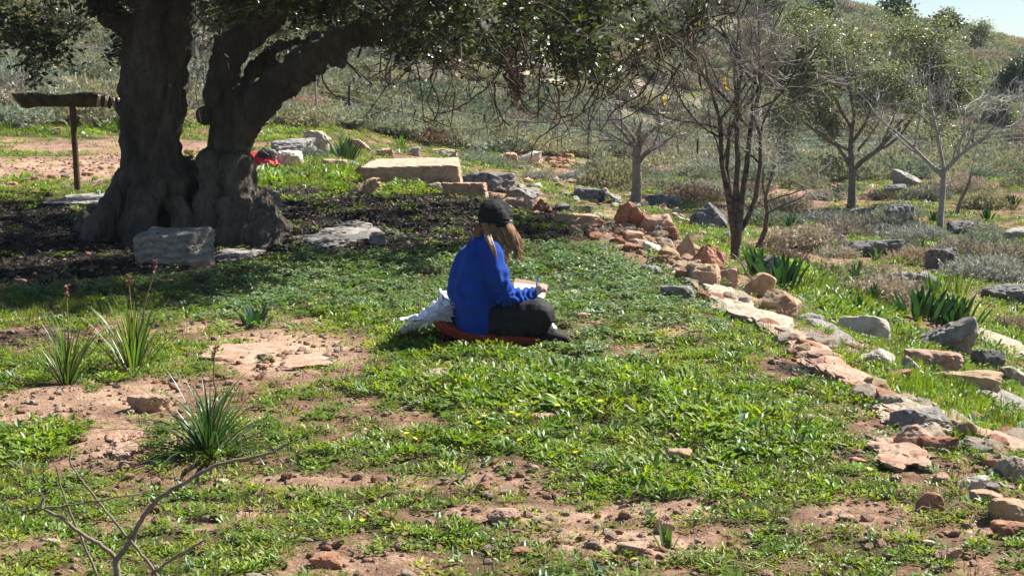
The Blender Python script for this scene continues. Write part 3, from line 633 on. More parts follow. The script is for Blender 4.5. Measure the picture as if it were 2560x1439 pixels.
# ------------------------------------------------------------------ the carob tree
bark = NT('carob_bark'); _c = bark.coord()
_mp = bark.n('ShaderNodeMapping'); _mp.inputs['Scale'].default_value = (1, 1, .35); bark.l(_c, _mp.inputs[0])
_b1 = bark.noise(_mp.outputs[0], 3, 6, .6, .8); _b2 = bark.noise(_mp.outputs[0], 16, 8, .7, .4); _b3 = bark.noise(_c, 60, 4, .7)
_vc = bark.n('ShaderNodeTexVoronoi', feature='DISTANCE_TO_EDGE'); _vc.inputs['Scale'].default_value = 26; bark.l(_mp.outputs[0], _vc.inputs['Vector'])
_bc = bark.ramp(_b1, [(.3, (.065, .054, .044)), (.5, (.12, .10, .08)), (.7, (.18, .16, .135))])
_bc = bark.mix(bark.ramp(_b2, [(.4, 0.0), (.6, 1.0)]), bark.mix(1.0, _bc, (.6, .58, .55), 'MULTIPLY'), _bc)
_bc = bark.mix(bark.math('MULTIPLY', bark.ramp(bark.noise(_c, 30, 5, .7), [(.62, 0.0), (.68, 1.0)]), bark.ramp(_b1, [(.45, 0.0), (.6, .8)])), _bc, (.28, .27, .24))
_bp = bark.bump(bark.ramp(_vc.outputs['Distance'], [(0, 0.0), (.16, 1.0)]), .5, .03); _bp = bark.bump(_b2, .8, .03, _bp); _bp = bark.bump(_b3, .5, .006, _bp)
M['bark'] = bark.done(bark.pbsdf(_bc, .92, .2, _bp))

def capsule_mesh(chains, seg=14):
    """closed overlapping spheres and cone pieces; chains of (x, y, z, r)"""
    Vs, Fs, o = [], [], 0
    th = np.linspace(0, np.pi, 9)[1:-1]; ph = np.arange(seg) / seg * 2 * np.pi
    sp = np.concatenate([[[0, 0, 1]], np.stack([np.sin(th)[:, None] * np.cos(ph), np.sin(th)[:, None] * np.sin(ph), np.cos(th)[:, None] + 0 * ph], -1).reshape(-1, 3), [[0, 0, -1]]])
    fs = []
    for j in range(seg): fs.append((0, 1 + j, 1 + (j + 1) % seg))
    for i in range(6):
        for j in range(seg):
            a, b = 1 + i * seg + j, 1 + i * seg + (j + 1) % seg; fs.append((a, a + seg, b + seg)); fs.append((a, b + seg, b))
    for j in range(seg): fs.append((1 + 6 * seg + j, len(sp) - 1, 1 + 6 * seg + (j + 1) % seg))
    fs = np.array(fs)
    for ch in chains:
        ch = np.array(ch, float)
        for k in range(len(ch)):
            Vs.append(ch[k, :3] + sp * ch[k, 3]); Fs.append(fs + o); o += len(sp)
            if k + 1 < len(ch):
                a, b = ch[k], ch[k + 1]; d = b[:3] - a[:3]; L = np.linalg.norm(d)
                if L < 1e-5: continue
                d /= L; u = np.cross(d, (0, 0, 1.) if abs(d[2]) < .9 else (1., 0, 0)); u /= np.linalg.norm(u); v = np.cross(d, u)
                ring = np.cos(ph)[:, None] * u + np.sin(ph)[:, None] * v
                Vs.append(np.concatenate([a[:3] + ring * a[3], b[:3] + ring * b[3], [a[:3]], [b[:3]]]))
                f = []
                for j in range(seg):
                    j2 = (j + 1) % seg
                    f += [(j, j2, seg + j2), (j, seg + j2, seg + j), (2 * seg, j2, j), (2 * seg + 1, seg + j, seg + j2)]
                Fs.append(np.array(f) + o); o += 2 * seg + 2
    return np.concatenate(Vs), np.concatenate(Fs)
def organic(name, chains, mat, voxel, smooth=4, disp=None, sf=.5):
    V, F = capsule_mesh(chains)
    me = mesh_np(name, V, F, None)
    o = bpy.data.objects.new(name, me); COL.objects.link(o)
    r = o.modifiers.new('r', 'REMESH'); r.mode = 'VOXEL'; r.voxel_size = voxel; r.use_smooth_shade = True
    s = o.modifiers.new('s', 'SMOOTH'); s.iterations = smooth; s.factor = sf
    dg = bpy.context.evaluated_depsgraph_get(); dg.update()
    m2 = bpy.data.meshes.new_from_object(o.evaluated_get(dg), depsgraph=dg)
    bpy.data.objects.remove(o); bpy.data.meshes.remove(me)
    if disp is not None:
        n = len(m2.vertices); co = np.empty(n * 3, np.float32); no = np.empty(n * 3, np.float32)
        m2.vertices.foreach_get('co', co); m2.vertices.foreach_get('normal', no)
        co = co.reshape(-1, 3).astype(float); no = no.reshape(-1, 3)
        co = disp(co, no); m2.vertices.foreach_set('co', co.astype(np.float32).ravel()); m2.update()
    m2.materials.clear(); m2.materials.append(mat)
    m2.polygons.foreach_set('use_smooth', np.ones(len(m2.polygons), bool)); m2.name = name
    return m2
TD = 16.3
def T_(px, py, r, dd=0.0):
    d = TD + dd; p = P(px, py, d); return (p.x, p.y, p.z, r * .76 * d / FPX)
carob_base = at(450, 600)
carob = empty('carob_tree', carob_base, 'huge old carob tree with two gnarled dark trunks joined at a flaring base', 'tree')
ch = [
    # left trunk
    [T_(370, 600, 105, .15), T_(372, 520, 92, .1), T_(382, 440, 74, .1), T_(380, 370, 62, .05), T_(378, 300, 60), T_(380, 230, 62), T_(378, 160, 62), T_(372, 90, 62), T_(372, 0, 60), T_(375, -120, 55)],
    [T_(345, 560, 70, -.2), T_(350, 470, 46, -.15), T_(338, 400, 36, -.05), T_(334, 330, 28), T_(335, 250, 30), T_(336, 180, 34), T_(330, 90, 34), T_(285, 30, 34, .1), T_(225, -30, 34, .2), T_(140, -140, 30, .3)],
    [T_(415, 520, 50, -.1), T_(418, 440, 42, -.1), T_(418, 360, 34, -.1), T_(430, 290, 30, -.05), T_(434, 210, 32), T_(440, 130, 33), T_(446, 50, 34), T_(455, -90, 32)],
    [T_(330, 250, 24), T_(322, 215, 22), T_(324, 185, 22)], [T_(322, 290, 18), T_(318, 270, 16)],
    # right trunk
    [T_(590, 600, 110, .1), T_(585, 520, 82, .05), T_(575, 440, 68), T_(572, 380, 64), T_(578, 320, 62), T_(590, 270, 60)],
    [T_(560, 300, 40), T_(558, 240, 38), T_(556, 180, 37), T_(575, 130, 40), T_(615, 85, 46, .1), T_(665, 40, 50, .2), T_(720, -20, 50, .3), T_(790, -110, 46, .4)],
    [T_(590, 360, 34, -.05), T_(630, 285, 40, -.1), T_(690, 215, 40, -.2), T_(760, 160, 36, -.4), T_(830, 112, 36, -.6), T_(900, 78, 30, -.8), T_(985, 45, 26, -1.0), T_(1080, 5, 22, -1.2), T_(1200, -70, 18, -1.4)],
    [T_(840, 130, 30, -.6), T_(852, 138, 24, -.6)],
    [T_(690, 118, 10, .1), T_(735, 108, 11, 0), T_(780, 108, 13, -.3), T_(830, 105, 14, -.5)],
    [T_(600, 230, 14, .2), T_(640, 170, 12, .2), T_(700, 130, 10, .2)],
    # waist joining the two and roots
    [T_(380, 545, 90), T_(480, 520, 80, .1), T_(585, 540, 90)], [T_(470, 440, 42, .1), T_(480, 480, 60, .05), T_(480, 560, 80, 0)],
    [T_(350, 430, 40, -.1), T_(300, 500, 44, -.2), T_(262, 560, 40, -.3), T_(225, 606, 30, -.4), T_(180, 640, 14, -.5)],
    [T_(370, 500, 46, -.4), T_(345, 570, 46, -.6), T_(320, 630, 32, -.8), T_(290, 660, 14, -.9)],
    [T_(440, 470, 40, -.35), T_(452, 540, 40, -.5), T_(440, 610, 34, -.6), T_(430, 650, 20, -.7)],
    [T_(520, 400, 30, -.3), T_(525, 470, 32, -.4), T_(515, 545, 34, -.5), T_(505, 610, 32, -.6), T_(500, 650, 18, -.7)],
    [T_(590, 420, 40, -.3), T_(600, 500, 40, -.4), T_(580, 570, 40, -.5), T_(560, 620, 26, -.6)],
    [T_(584, 400, 30, -.1), T_(604, 480, 32, -.15), T_(655, 550, 42, -.25), T_(690, 600, 30, -.4), T_(745, 628, 14, -.5)],
    [T_(620, 520, 50, -.3), T_(645, 580, 44, -.5), T_(668, 622, 26, -.7)],
    [T_(240, 560, 44, .3), T_(200, 590, 36, .4), T_(120, 612, 12, .5)], [T_(640, 520, 50, .3), T_(690, 570, 30, .4)],
    # knots
    [T_(395, 480, 30, -.42), T_(398, 478, 26, -.45)], [T_(512, 290, 14, -.1), T_(508, 296, 11, -.1)], [T_(600, 590, 36, -.6), T_(604, 592, 30, -.62)], 
    [T_(445, 500, 24, -.5)] * 2, [T_(560, 520, 26, -.5)] * 2, [T_(475, 580, 24, -.62)] * 2, [T_(535, 240, 20, -.12)] * 2,
]
def bark_disp(co, no):
    q = co * np.array([1, 1, .35])
    a = (1 - np.abs(fbm(q * 3.6, 71, 3)) * 3.2) * .055 + (1 - np.abs(fbm(q * 11, 72, 3)) * 3) * .018 + fbm(co * 6, 73, 3) * .03 + (np.abs(fbm(q * np.array([26, 26, 18]), 74, 3)) - .1) * .05
    return co + no * a[:, None] * np.clip(1.0 - (co[:, 2:3] - 2.4) * .5, .35, 1)
tm = organic('trunk', ch, M['bark'], .019, 4, bark_disp)
tm.transform(Matrix.Translation(-Vector(carob_base)))
link('trunk', tm, carob)

# crown: clusters of leathery leaflets carried by twigs
rng = np.random.default_rng(5)
BOT = [(-600, 260), (0, 215), (90, 190), (200, 185), (290, 120), (330, 40), (470, 60), (520, 110), (600, 170), (660, 110), (740, 70), (850, 120), (960, 165), (1060, 215), (1180, 215), (1330, 225), (1450, 250), (1560, 235), (1640, 245), (1700, 200), (1780, 110), (1850, 60), (1900, 0)]
bx = np.array([(p[0] - 1280) * 16.5 / FPX for p in BOT]); bz = np.array([CAMZ + (300 - p[1]) * 16.5 / FPX for p in BOT])
limbs = [(-3.4, 16.3, 3.3), (-3.9, 16.5, 3.8), (-3.1, 16.3, 4.0), (-2.2, 16.6, 3.2), (-1.7, 16.8, 4.0), (-1.1, 15.3, 2.75), (-.3, 15.0, 3.1), (.4, 15.1, 3.5), (-2.6, 17.4, 3.9), (-1.6, 18.5, 3.9), (-2.8, 15.0, 3.9), (-4.5, 17.4, 4.1)]
limbs = np.array(limbs)
cl = []; twigs = []
def dome(x, y):
    d = np.hypot((x + 1.9) / 4.6, (y - 16.8) / 5.2); return 5.6 * np.sqrt(max(0.02, 1 - min(d, 1) ** 2)) * .55 + 2.35
n_try = 0
while len(cl) < 380 and n_try < 9000:
    n_try += 1
    x = rng.uniform(-6.6, 2.3); y = rng.uniform(11.6, 21.8)
    if ((x + 1.9) / 4.6) ** 2 + ((y - 16.8) / 5.2) ** 2 > 1: continue
    if y < np.interp(x, [-6, -.9, 0, .65, 1.5, 2.7], [12, 12.3, 12.9, 14, 16.2, 17.8]): continue
    zb = np.interp(x, bx, bz) + (.38 if x > -.5 else .30)
    zt = dome(x, y)
    if y < 13.6: zb = max(zb, 2.95)
    if zt < zb + .1: zt = zb + .25
    if rng.random() < .30: z = zb + rng.exponential(.30)
    else: z = rng.uniform(zb, zt)
    if z > zt: continue
    zc = z
    # keep the trunks in view
    pxp = 1280 + x / y * FPX; pyp = 300 - (z - CAMZ) / y * FPX
    if 300 < pxp < 700 and pyp > -20 and y < 17 and rng.random() < .72: continue
    if 700 < pxp < 900 and 60 < pyp and y < 16.4 and rng.random() < .5: continue
    cl.append((x, y, z))
for i in range(190):          # the front of the crown, over the clover
    x = rng.uniform(-4.2, .4); y = rng.uniform(11.9, 14.2)
    if y > np.interp(x, [-6, -.9, 0, .65, 1.5, 2.7], [12, 12.3, 12.9, 14, 16.2, 17.8]): cl.append((x, y, rng.uniform(3.0, 4.0)))
for i in range(110):         # the thick top
    a = rng.uniform(0, 6.28); q = math.sqrt(rng.random()) * .8; cl.append((-2.1 + 3.4 * q * math.cos(a), 17 + 3.6 * q * math.sin(a), rng.uniform(3.6, 5.0)))
cl = np.array(cl)
tv, tf = leaf_tpl(.56, .18, -.08)
Vp, pos_all, R_all, s_all = [], [], [], []
polys = []
for (x, y, z) in cl:
    c = np.array((x, y, z)); k = np.argmin(((limbs - c) ** 2).sum(1)); b = limbs[k] + rng.normal(0, .25, 3)
    polys.append(wander(rng, b, c, 8, .07, .011, .004, sag=.08))
    nsp = int(rng.integers(14, 24))
    for j in range(nsp):
        d = rng.normal(0, 1, 3); d[2] -= .55; d /= np.linalg.norm(d); L = rng.uniform(.14, .38)
        e = c + d * L * np.array([1.15, 1.15, .9])
        polys.append(wander(rng, c, e, 3, .08, .0035, .0015))
        # a spray: leaflets along the end half of the twig
        m = rng.integers(7, 12); t = np.linspace(.35, 1.05, m)[:, None]
        pos_all.append(c + (e - c) * t + rng.normal(0, .02, (m, 3)))
N = sum(len(p) for p in pos_all); pos = np.concatenate(pos_all)
Rm = rotmats(rng, N, tilt=rng.normal(.35, .55, N)); sc = rng.uniform(.05, .085, N)
V, F = scatter_tpl(tv, tf, pos, Rm, sc)
M['carob_leaf'] = leaf_mat('carob_leaf', (.022, .034, .016), (.055, .075, .032), .36, .6, .25, (1.5, 1.7, .5), obj_rand=False, yellow=(.12, .13, .02))
o = link('crown', mesh_np('crown', V - np.array(carob_base), F, M['carob_leaf'], smooth=False), carob); o['kind'] = 'stuff'
M['twig'] = plain('carob_twig', (.075, .05, .035), .85, .2, .3, 14)
# bare hanging twigs
for i in range(92):
    x = rng.uniform(-.9, 2.1) if i < 66 else rng.uniform(-5, -.8); y = rng.uniform(13.8, 17.5)
    zb = np.interp(x, bx, bz) + rng.uniform(-.02, .25)
    e = np.array((x + rng.normal(0, .35), y + rng.normal(0, .3), zb - rng.uniform(.1, .62) * (1 if x > -1 else .5)))
    s0 = np.array((x, y, zb + .3)); q, r = wander(rng, s0, e, 9, .10, .0075, .0028, sag=-.05)
    q[:, 0] += np.sin(np.linspace(0, 3, 9)) * rng.normal(0, .1)
    polys.append((q, r))
    for j in range(rng.integers(1, 5)):
        a = q[rng.integers(3, 9)]; polys.append(wander(rng, a, a + rng.normal(0, 1, 3) * np.array([.14, .1, .14]) + np.array((0, 0, -.07)), 5, .15, .004, .0018))
# the long arching twigs in front of the hill
for pts in [[(1260, 80), (1255, 150), (1235, 205), (1180, 250), (1130, 280), (1085, 284)], [(1235, 205), (1238, 260), (1262, 305), (1238, 320)], [(1258, 300), (1272, 315)], [(1385, 100), (1388, 180), (1400, 260), (1402, 310), (1340, 345), (1325, 400)],
            [(1440, 120), (1470, 190), (1450, 240), (1390, 262), (1340, 240)], [(1560, 150), (1500, 200), (1450, 290), (1400, 310)], [(1480, 160), (1500, 230), (1470, 280), (1478, 330)], [(820, 170), (800, 190), (830, 240), (880, 250)], [(1100, 120), (1075, 200), (1100, 260), (1085, 310)],
            [(1640, 180), (1600, 240), (1540, 270), (1500, 330)], [(1700, 160), (1660, 230), (1560, 300), (1520, 300)], [(985, 120), (960, 190), (975, 220)], [(1290, 120), (1300, 260), (1340, 290), (1370, 240)]]:
    q = np.array([P(a, b, 15.2)[:] for a, b in pts]); t = np.linspace(0, 1, len(pts)); tt = np.linspace(0, 1, len(pts) * 4)
    q = np.stack([np.interp(tt, t, q[:, i]) for i in range(3)], 1)
    for _ in range(2): q[1:-1] = (q[:-2] + 2 * q[1:-1] + q[2:]) / 4
    q += rng.normal(0, .004, q.shape); polys.append((q, np.linspace(.009, .004, len(q))))
V, F = tubes(polys, 4)
link('twigs', mesh_np('twigs', V - np.array(carob_base), F, M['twig']), carob)['kind'] = 'stuff'

# hanging bunch of dry leaves
c = np.array(P(1285, 200, 15.4)); n = 190
p = c + rng.normal(0, 1, (n, 3)) * np.array([.045, .045, .10]); p[:, 0] += (c[2] - p[:, 2]) * .15
V, F = scatter_tpl(tv, tf, p, rotmats(rng, n, tilt=rng.normal(1.6, .4, n)), rng.uniform(.035, .07, n))
M['dry'] = leaf_mat('dry_leaf', (.13, .07, .05), (.27, .17, .13), .8, .15, .2, (1.3, 1, .7), obj_rand=False)
_db = empty('dry_leaf_bunch', c); link('leaves', mesh_np('leaves', V - c, F, M['dry'], smooth=False), _db)['kind'] = 'stuff'
tag(_db, 'reddish brown bunch of dry leaves hanging from the carob twigs', 'dry leaves')
# ------------------------------------------------------------------ branching trees
def grow(rng, p, d, L, r, lev, out, spread=.6, up=.12, kids=(3, 5), shrink=.62, wob=.16, tips=None, maxlev=4):
    n = 5 if lev < 3 else 4; pts = [p]; q = np.array(p, float); dd = np.array(d, float)
    for i in range(n):
        dd = dd + rng.normal(0, wob, 3) + np.array((0, 0, up)); dd /= np.linalg.norm(dd); q = q + dd * L / n; pts.append(q)
    out[min(lev, 5)].append((np.array(pts), np.linspace(r, r * .55, n + 1)))
    if lev >= maxlev:
        if tips is not None: tips += pts[2:]
        return
    k = rng.integers(kids[0], kids[1] + 1)
    for j in range(k):
        t = rng.uniform(.35, 1.0) if j else 1.0; a = pts[int(round(t * n))]
        nd = dd + rng.normal(0, spread, 3); nd /= np.linalg.norm(nd)
        grow(rng, a, nd, L * shrink * rng.uniform(.75, 1.2), r * (.55 if lev else .6) * (.6 + .4 * (j == 0)), lev + 1, out, spread, up, kids, shrink, wob, tips, maxlev)
def tree(name, px, py, H_, label, trunk_pts, forks, seed, mt, mtw, spread=.6, up=.12, kids=(3, 5), maxlev=4, leaves=0, lmat=None, lsize=.05, group=None, base=None, wob=.16, thin=.0022, shrink=.62):
    """trunk_pts: list of polylines (dx, dz, r) or 3D offsets from the base; forks: (offset, direction, length, radius)"""
    rng = np.random.default_rng(seed); b = at(px, py) if base is None else base
    root = empty(name, b, label, 'tree', group)
    ch = [[(x, y, z, r) for (x, y, z, r) in pl] for pl in trunk_pts]
    V, F = tubes([(np.array(c)[:, :3], np.array(c)[:, 3]) for c in ch], 9)
    V = V + fbm(V * 14, seed, 3)[:, None] * .012
    link('trunk', mesh_np('trunk', V, F, mt), root)
    out = {i: [] for i in range(6)}; tips = []
    for (p, d, L, r) in forks: grow(rng, np.array(p, float), np.array(d, float) / np.linalg.norm(d), L, r, 1, out, spread, up, kids, shrink, wob, tips, maxlev)
    big = out[1]; V, F = tubes(big, 6); link('limbs', mesh_np('limbs', V, F, mt), root)['kind'] = 'stuff'
    sm = [(a, np.maximum(b_, thin)) for i in range(2, 6) for a, b_ in out[i]]
    V, F = tubes(sm, 3); link('twigs', mesh_np('twigs', V, F, mtw, smooth=False), root)['kind'] = 'stuff'
    if leaves:
        tp = np.array(tips); k = rng.integers(0, len(tp), leaves); pos_ = tp[k] + rng.normal(0, lsize * 1.3, (leaves, 3))
        V, F = scatter_tpl(tv, tf, pos_, rotmats(rng, leaves), rng.uniform(.6, 1.3, leaves) * lsize)
        o_ = link('crown', mesh_np('crown', V, F, lmat, smooth=False), root); o_['kind'] = 'stuff'
    return root
M['bark_gray'] = plain('gray_bark', (.20, .165, .135), .9, .2, .35, 9, .8, .02)
M['bark_dark'] = plain('dark_flaking_bark', (.105, .092, .08), .9, .2, .7, 22, .9, .03)
M['bark_white'] = plain('pale_bark', (.27, .25, .23), .9, .2, .25, 10, .6, .01)
M['twig_pink'] = plain('bare_twig_brown', (.29, .262, .242), .85, .2, .3, 10)
M['twig_gray'] = plain('bare_twig_gray', (.38, .36, .34), .85, .2, .25, 10)
M['olive_leaf'] = leaf_mat('olive_green_leaf', (.11, .12, .07), (.26, .27, .17), .4, .5, .3, obj_rand=False, yellow=(.26, .28, .14))
M['olive_leaf2'] = leaf_mat('yellow_green_leaf', (.07, .10, .025), (.14, .17, .05), .5, .4, .35, obj_rand=False)
M['dark_leaf'] = leaf_mat('dark_evergreen_leaf', (.03, .05, .022), (.06, .09, .035), .5, .4, .3, obj_rand=False)

# single grey trunk, left
tree('bare_tree', 1590, 510, 0, 'bare tree with one straight grey trunk and a cut side limb behind the rust-red boulder',
     [[(0, 0, -.2, .15), (0, 0, .1, .115), (.02, 0, .5, .1), (.01, 0, .85, .095), (.03, 0, 1.15, .10)], [(.05, 0, .85, .05), (.17, -.03, 1.0, .05), (.27, -.05, 1.07, .045)]],
     [((.02, 0, 1.1), (-.8, 0, .75), .75, .05), ((.02, 0, 1.1), (-.2, .2, 1), .7, .045), ((.04, 0, 1.1), (.5, -.2, .9), .8, .045), ((0, 0, 1.1), (-1, .1, .35), .7, .03), ((.25, -.05, 1.05), (1, 0, .45), .6, .035), ((.03, 0, 1.12), (.2, -.4, 1), .8, .04), ((.26, -.05, 1.05), (.6, .3, .8), .6, .03)],
     11, M['bark_gray'], M['twig_pink'], .65, .02, (4, 5), 4, thin=.003)
# many-stemmed tree
stems = [[(0, 0, -.2, .09), (0, 0, .25, .085), (-.06, 0, .6, .06), (-.14, 0, .95, .045), (-.16, .05, 1.4, .04)], [(0, 0, .2, .07), (.0, 0, .6, .06), (.02, 0, 1.0, .05), (.0, .05, 1.5, .045), (.05, .0, 2.0, .035)],
         [(.02, -.03, .15, .07), (.05, -.03, .55, .06), (.1, -.03, .95, .05), (.13, -.05, 1.3, .045), (.22, -.05, 1.7, .035)], [(.02, 0, .25, .06), (.12, 0, .42, .05), (.2, .0, .62, .045), (.24, .0, .95, .04), (.24, .05, 1.25, .032)],
         [(-.02, .05, .5, .05), (-.08, .1, .9, .042), (-.06, .1, 1.3, .035)]]
stems = [[(a, b, c, r * .56) for (a, b, c, r) in q] for q in stems]
fk = []
_r = np.random.default_rng(4)
for (a, L, rr) in [((-.16, .05, 1.4), 1.0, .03), ((.0, .05, 1.5), 1.0, .03), ((.05, 0, 2.0), .9, .028), ((.13, -.05, 1.3), .9, .03), ((.22, -.05, 1.7), 1.0, .028), ((.24, .05, 1.25), .9, .026), ((-.06, .1, 1.3), .9, .026), ((-.14, 0, .95), .8, .02), ((.24, 0, .95), .7, .018)]:
    for s_ in range(2): fk.append((a, (_r.normal(0, .6), _r.normal(0, .4), 1.0), L * .76, rr * (1 - .3 * s_)))
fk += [((-.14, 0, 1.2), (-1, 0, .5), .9, .02), ((.2, 0, 1.5), (1, 0, .5), .9, .02), ((-.15, 0, 1.3), (-1, .1, .15), .7, .016)]
tree('multi_stem_tree', 1838, 648, 0, 'dark many-stemmed bare tree with tangled twigs on the slope below the terrace', stems, [(a, b, c, r * .7) for (a, b, c, r) in fk], 12, M['bark_dark'], M['twig_pink'], .6, .08, (4, 5), 4, thin=.0026)
tree('thin_tree', 1890, 642, 0, 'thin leaning bare tree with low spreading twigs right of the many-stemmed tree',
     [[(-.02, 0, -.1, .05), (.02, 0, .1, .04), (.12, 0, .35, .034), (.15, 0, .6, .03), (.12, 0, .8, .028)]],
     [((.15, 0, .6), (.9, 0, .35), .55, .017), ((.12, 0, .8), (.6, .1, .8), .5, .018), ((.12, 0, .8), (-.3, 0, 1), .5, .018), ((.12, 0, .75), (1, -.2, .1), .6, .015), ((.14, 0, .65), (-.8, .1, .5), .4, .012), ((.12, 0, .8), (.1, -.3, 1), .5, .016)], 13, M['bark_dark'], M['twig_pink'], .6, .05, (3, 5), 4, thin=.0016)
# leafy tree with a grey trunk
tree('leafy_tree', 2130, 520, 0, 'broad small-leaved tree with a smooth pale grey trunk and an olive green crown',
     [[(0, 0, -.2, .14), (0, 0, .1, .1), (0, 0, .45, .085), (0, 0, .8, .085)], [(0, 0, .78, .07), (-.05, 0, 1.2, .06), (.0, .1, 1.7, .05)], [(0, 0, .78, .06), (.2, 0, .98, .05), (.5, 0, 1.2, .045), (.8, .1, 1.5, .04)], [(0, 0, .8, .06), (-.3, .1, 1.3, .045), (-.6, .1, 1.8, .04)]],
     [((0, .1, 1.7), (0, 0, 1), 1.2, .045), ((0, .1, 1.6), (-.5, .2, .9), 1.2, .04), ((0, 0, 1.4), (.4, -.3, .9), 1.2, .04), ((.8, .1, 1.5), (.7, .1, .8), 1.1, .035), ((.5, 0, 1.2), (.9, -.2, .35), 1.1, .035), ((.6, 0, 1.3), (.3, .3, 1), 1.3, .035),
      ((-.6, .1, 1.8), (-.5, .1, .9), 1.1, .035), ((-.3, .1, 1.3), (-1, -.1, .45), 1.1, .035), ((-.6, .1, 1.8), (-.9, .2, .5), 1.1, .03), ((-.4, .1, 1.5), (-.2, -.3, 1), 1.2, .035), ((.8, .1, 1.5), (.9, .1, .5), 1.1, .03), ((-.1, 0, 1.2), (-.9, -.3, .3), 1.0, .03), ((.1, 0, 1.2), (.7, -.4, .6), 1.0, .03)],
     14, M['bark_gray'], M['twig_gray'], .55, .06, (3, 5), 4, 42000, M['olive_leaf'], .068, wob=.14, shrink=.66)
tree('bare_tree', 2350, 580, 0, 'slender bare tree with whitish bark and an open fan of pale twigs',
     [[(0, 0, -.15, .08), (0, 0, .2, .06), (.04, 0, .7, .05), (.05, 0, 1.12, .05)], [(.04, 0, 1.0, .04), (-.25, 0, 1.25, .035), (-.6, 0, 1.6, .028)], [(.05, 0, 1.1, .04), (-.1, 0, 1.8, .034), (-.25, 0, 2.4, .026)], [(.05, 0, 1.1, .04), (.3, 0, 1.35, .034), (.6, 0, 1.6, .026)]],
     [((-.6, 0, 1.6), (-.8, 0, .7), .8, .022), ((-.4, 0, 1.4), (-.9, -.2, .35), .8, .02), ((-.1, 0, 1.8), (-.6, .1, .9), .8, .022), ((-.25, 0, 2.4), (-.1, 0, 1), .7, .022), ((-.15, 0, 2.0), (.5, 0, .9), .8, .02), ((.3, 0, 1.35), (.3, 0, 1), .9, .024), ((.6, 0, 1.6), (.8, 0, .6), .9, .022), ((.5, 0, 1.5), (1, -.2, .2), .8, .02), ((.2, 0, 1.3), (.1, -.3, 1), .9, .02), ((-.05, 0, 1.5), (-.3, -.3, .9), .8, .02), ((.4, 0, 1.45), (.7, .2, .9), .9, .02), ((-.5, 0, 1.5), (-.2, .1, 1), .8, .018)],
     15, M['bark_white'], M['twig_gray'], .55, .05, (3, 5), 4, thin=.003)
tree('sapling', 2388, 540, 0, 'small leaning bare sapling right of the whitish bare tree', [[(0, 0, -.1, .045), (.1, 0, .3, .035), (.25, 0, .6, .03), (.3, 0, .85, .022)]],
     [((.3, 0, .85), (.2, 0, 1), .4, .015), ((.28, 0, .75), (.8, 0, .5), .35, .012), ((.25, 0, .6), (-.6, 0, .8), .3, .012)], 16, M['bark_gray'], M['twig_gray'], .5, .05, (2, 3), 3, thin=.003)
# trees and bushes on the hill
def hill_tree(name, px, py, h, wd, label, seed, mat, leaves, lsize, trunk=True, group=None, bare=False):
    b = at(px, py); rng = np.random.default_rng(seed); k = b.y / FPX; hh = h * k; ww = wd * k
    f = [((0, 0, hh * .35), (rng.normal(0, .5), rng.normal(0, .4), 1), hh * .33, hh * .018) for _ in range(7)]
    f += [((0, 0, hh * .3), (math.cos(a) * ww / hh * 1.1, math.sin(a) * ww / hh, .5), hh * .3, hh * .015) for a in np.arange(6) * 1.05]
    return tree(name, px, py, 0, label, [[(0, 0, -.2, hh * .05), (.02 * hh, 0, hh * .2, hh * .035), (0, 0, hh * .37, hh * .03)]], f, seed, M['bark_gray'], M['twig_gray'], .6, .04, (3, 4), 3 if not bare else 4, leaves, mat, lsize, group, base=b, thin=.007)
hill_tree('hill_tree', 2545, 262, 105, 95, 'dark round evergreen tree on the hill at the right border', 31, M['dark_leaf'], 4200, .15)
hill_tree('hill_tree', 2500, 330, 85, 90, 'grey-green shrubby tree just below the dark round one at the right border', 32, M['olive_leaf'], 2600, .12)
hill_tree('hill_tree', 2400, 300, 150, 110, 'yellow-green leafy tree behind the whitish bare tree', 33, M['olive_leaf2'], 4200, .13)
hill_tree('skyline_tree', 2362, 96, 50, 60, 'dense dark round tree standing on the skyline', 34, M['dark_leaf'], 3600, .2)
hill_tree('skyline_tree', 2238, 62, 58, 66, 'dark tree with visible stem on the skyline left of the dense round one', 35, M['dark_leaf'], 2600, .2)
hill_tree('skyline_bush', 2450, 135, 80, 110, 'wide thin-leaved bare bush on the skyline near the right corner', 36, M['olive_leaf'], 1500, .12, bare=True)
hill_tree('hill_tree', 2005, 110, 90, 80, 'yellow-green bush on the ridge above the leafy tree', 37, M['olive_leaf2'], 2600, .14)
hill_tree('hill_tree', 1920, 75, 80, 70, 'dark green bush on the ridge left of the yellow-green one', 38, M['dark_leaf'], 2600, .14)
hill_tree('hill_tree', 2060, 50, 60, 60, 'dark bush on the skyline where the ridge meets the sky', 39, M['dark_leaf'], 2000, .16)
hill_tree('hill_tree', 1905, 140, 60, 60, 'olive green bush on the hillside above the many-stemmed tree', 40, M['olive_leaf'], 1800, .12)
for px, py, h, lean, lb in [(975, 290, 120, .02, 'thin bare grey trunk on the slope right of the braced post'), (785, 270, 80, .18, 'leaning grey trunk on the slope left of the braced post'), (1305, 290, 110, -.3, 'bent grey trunk on the hill behind the dry leaf bunch'), (485, 180, 90, .05, 'thin grey trunk on the hill between the carob trunks')]:
    b = at(px, py); hh = h * b.y / FPX
    tree('bare_tree', px, py, 0, lb, [[(0, 0, -.2, .1), (lean * .3 * hh, 0, hh * .3, .075), (lean * .5 * hh, 0, hh * .65, .06), (lean * hh, 0, hh, .04)]],
         [((lean * hh, 0, hh), (0, 0, 1), hh * .4, .03), ((lean * hh * .5, 0, hh * .65), (.7, 0, .7), hh * .35, .025), ((lean * hh * .6, 0, hh * .7), (-.7, 0, .7), hh * .35, .025)], px, M['bark_gray'], M['twig_gray'], .6, .04, (3, 4), 3, base=b, thin=.005)

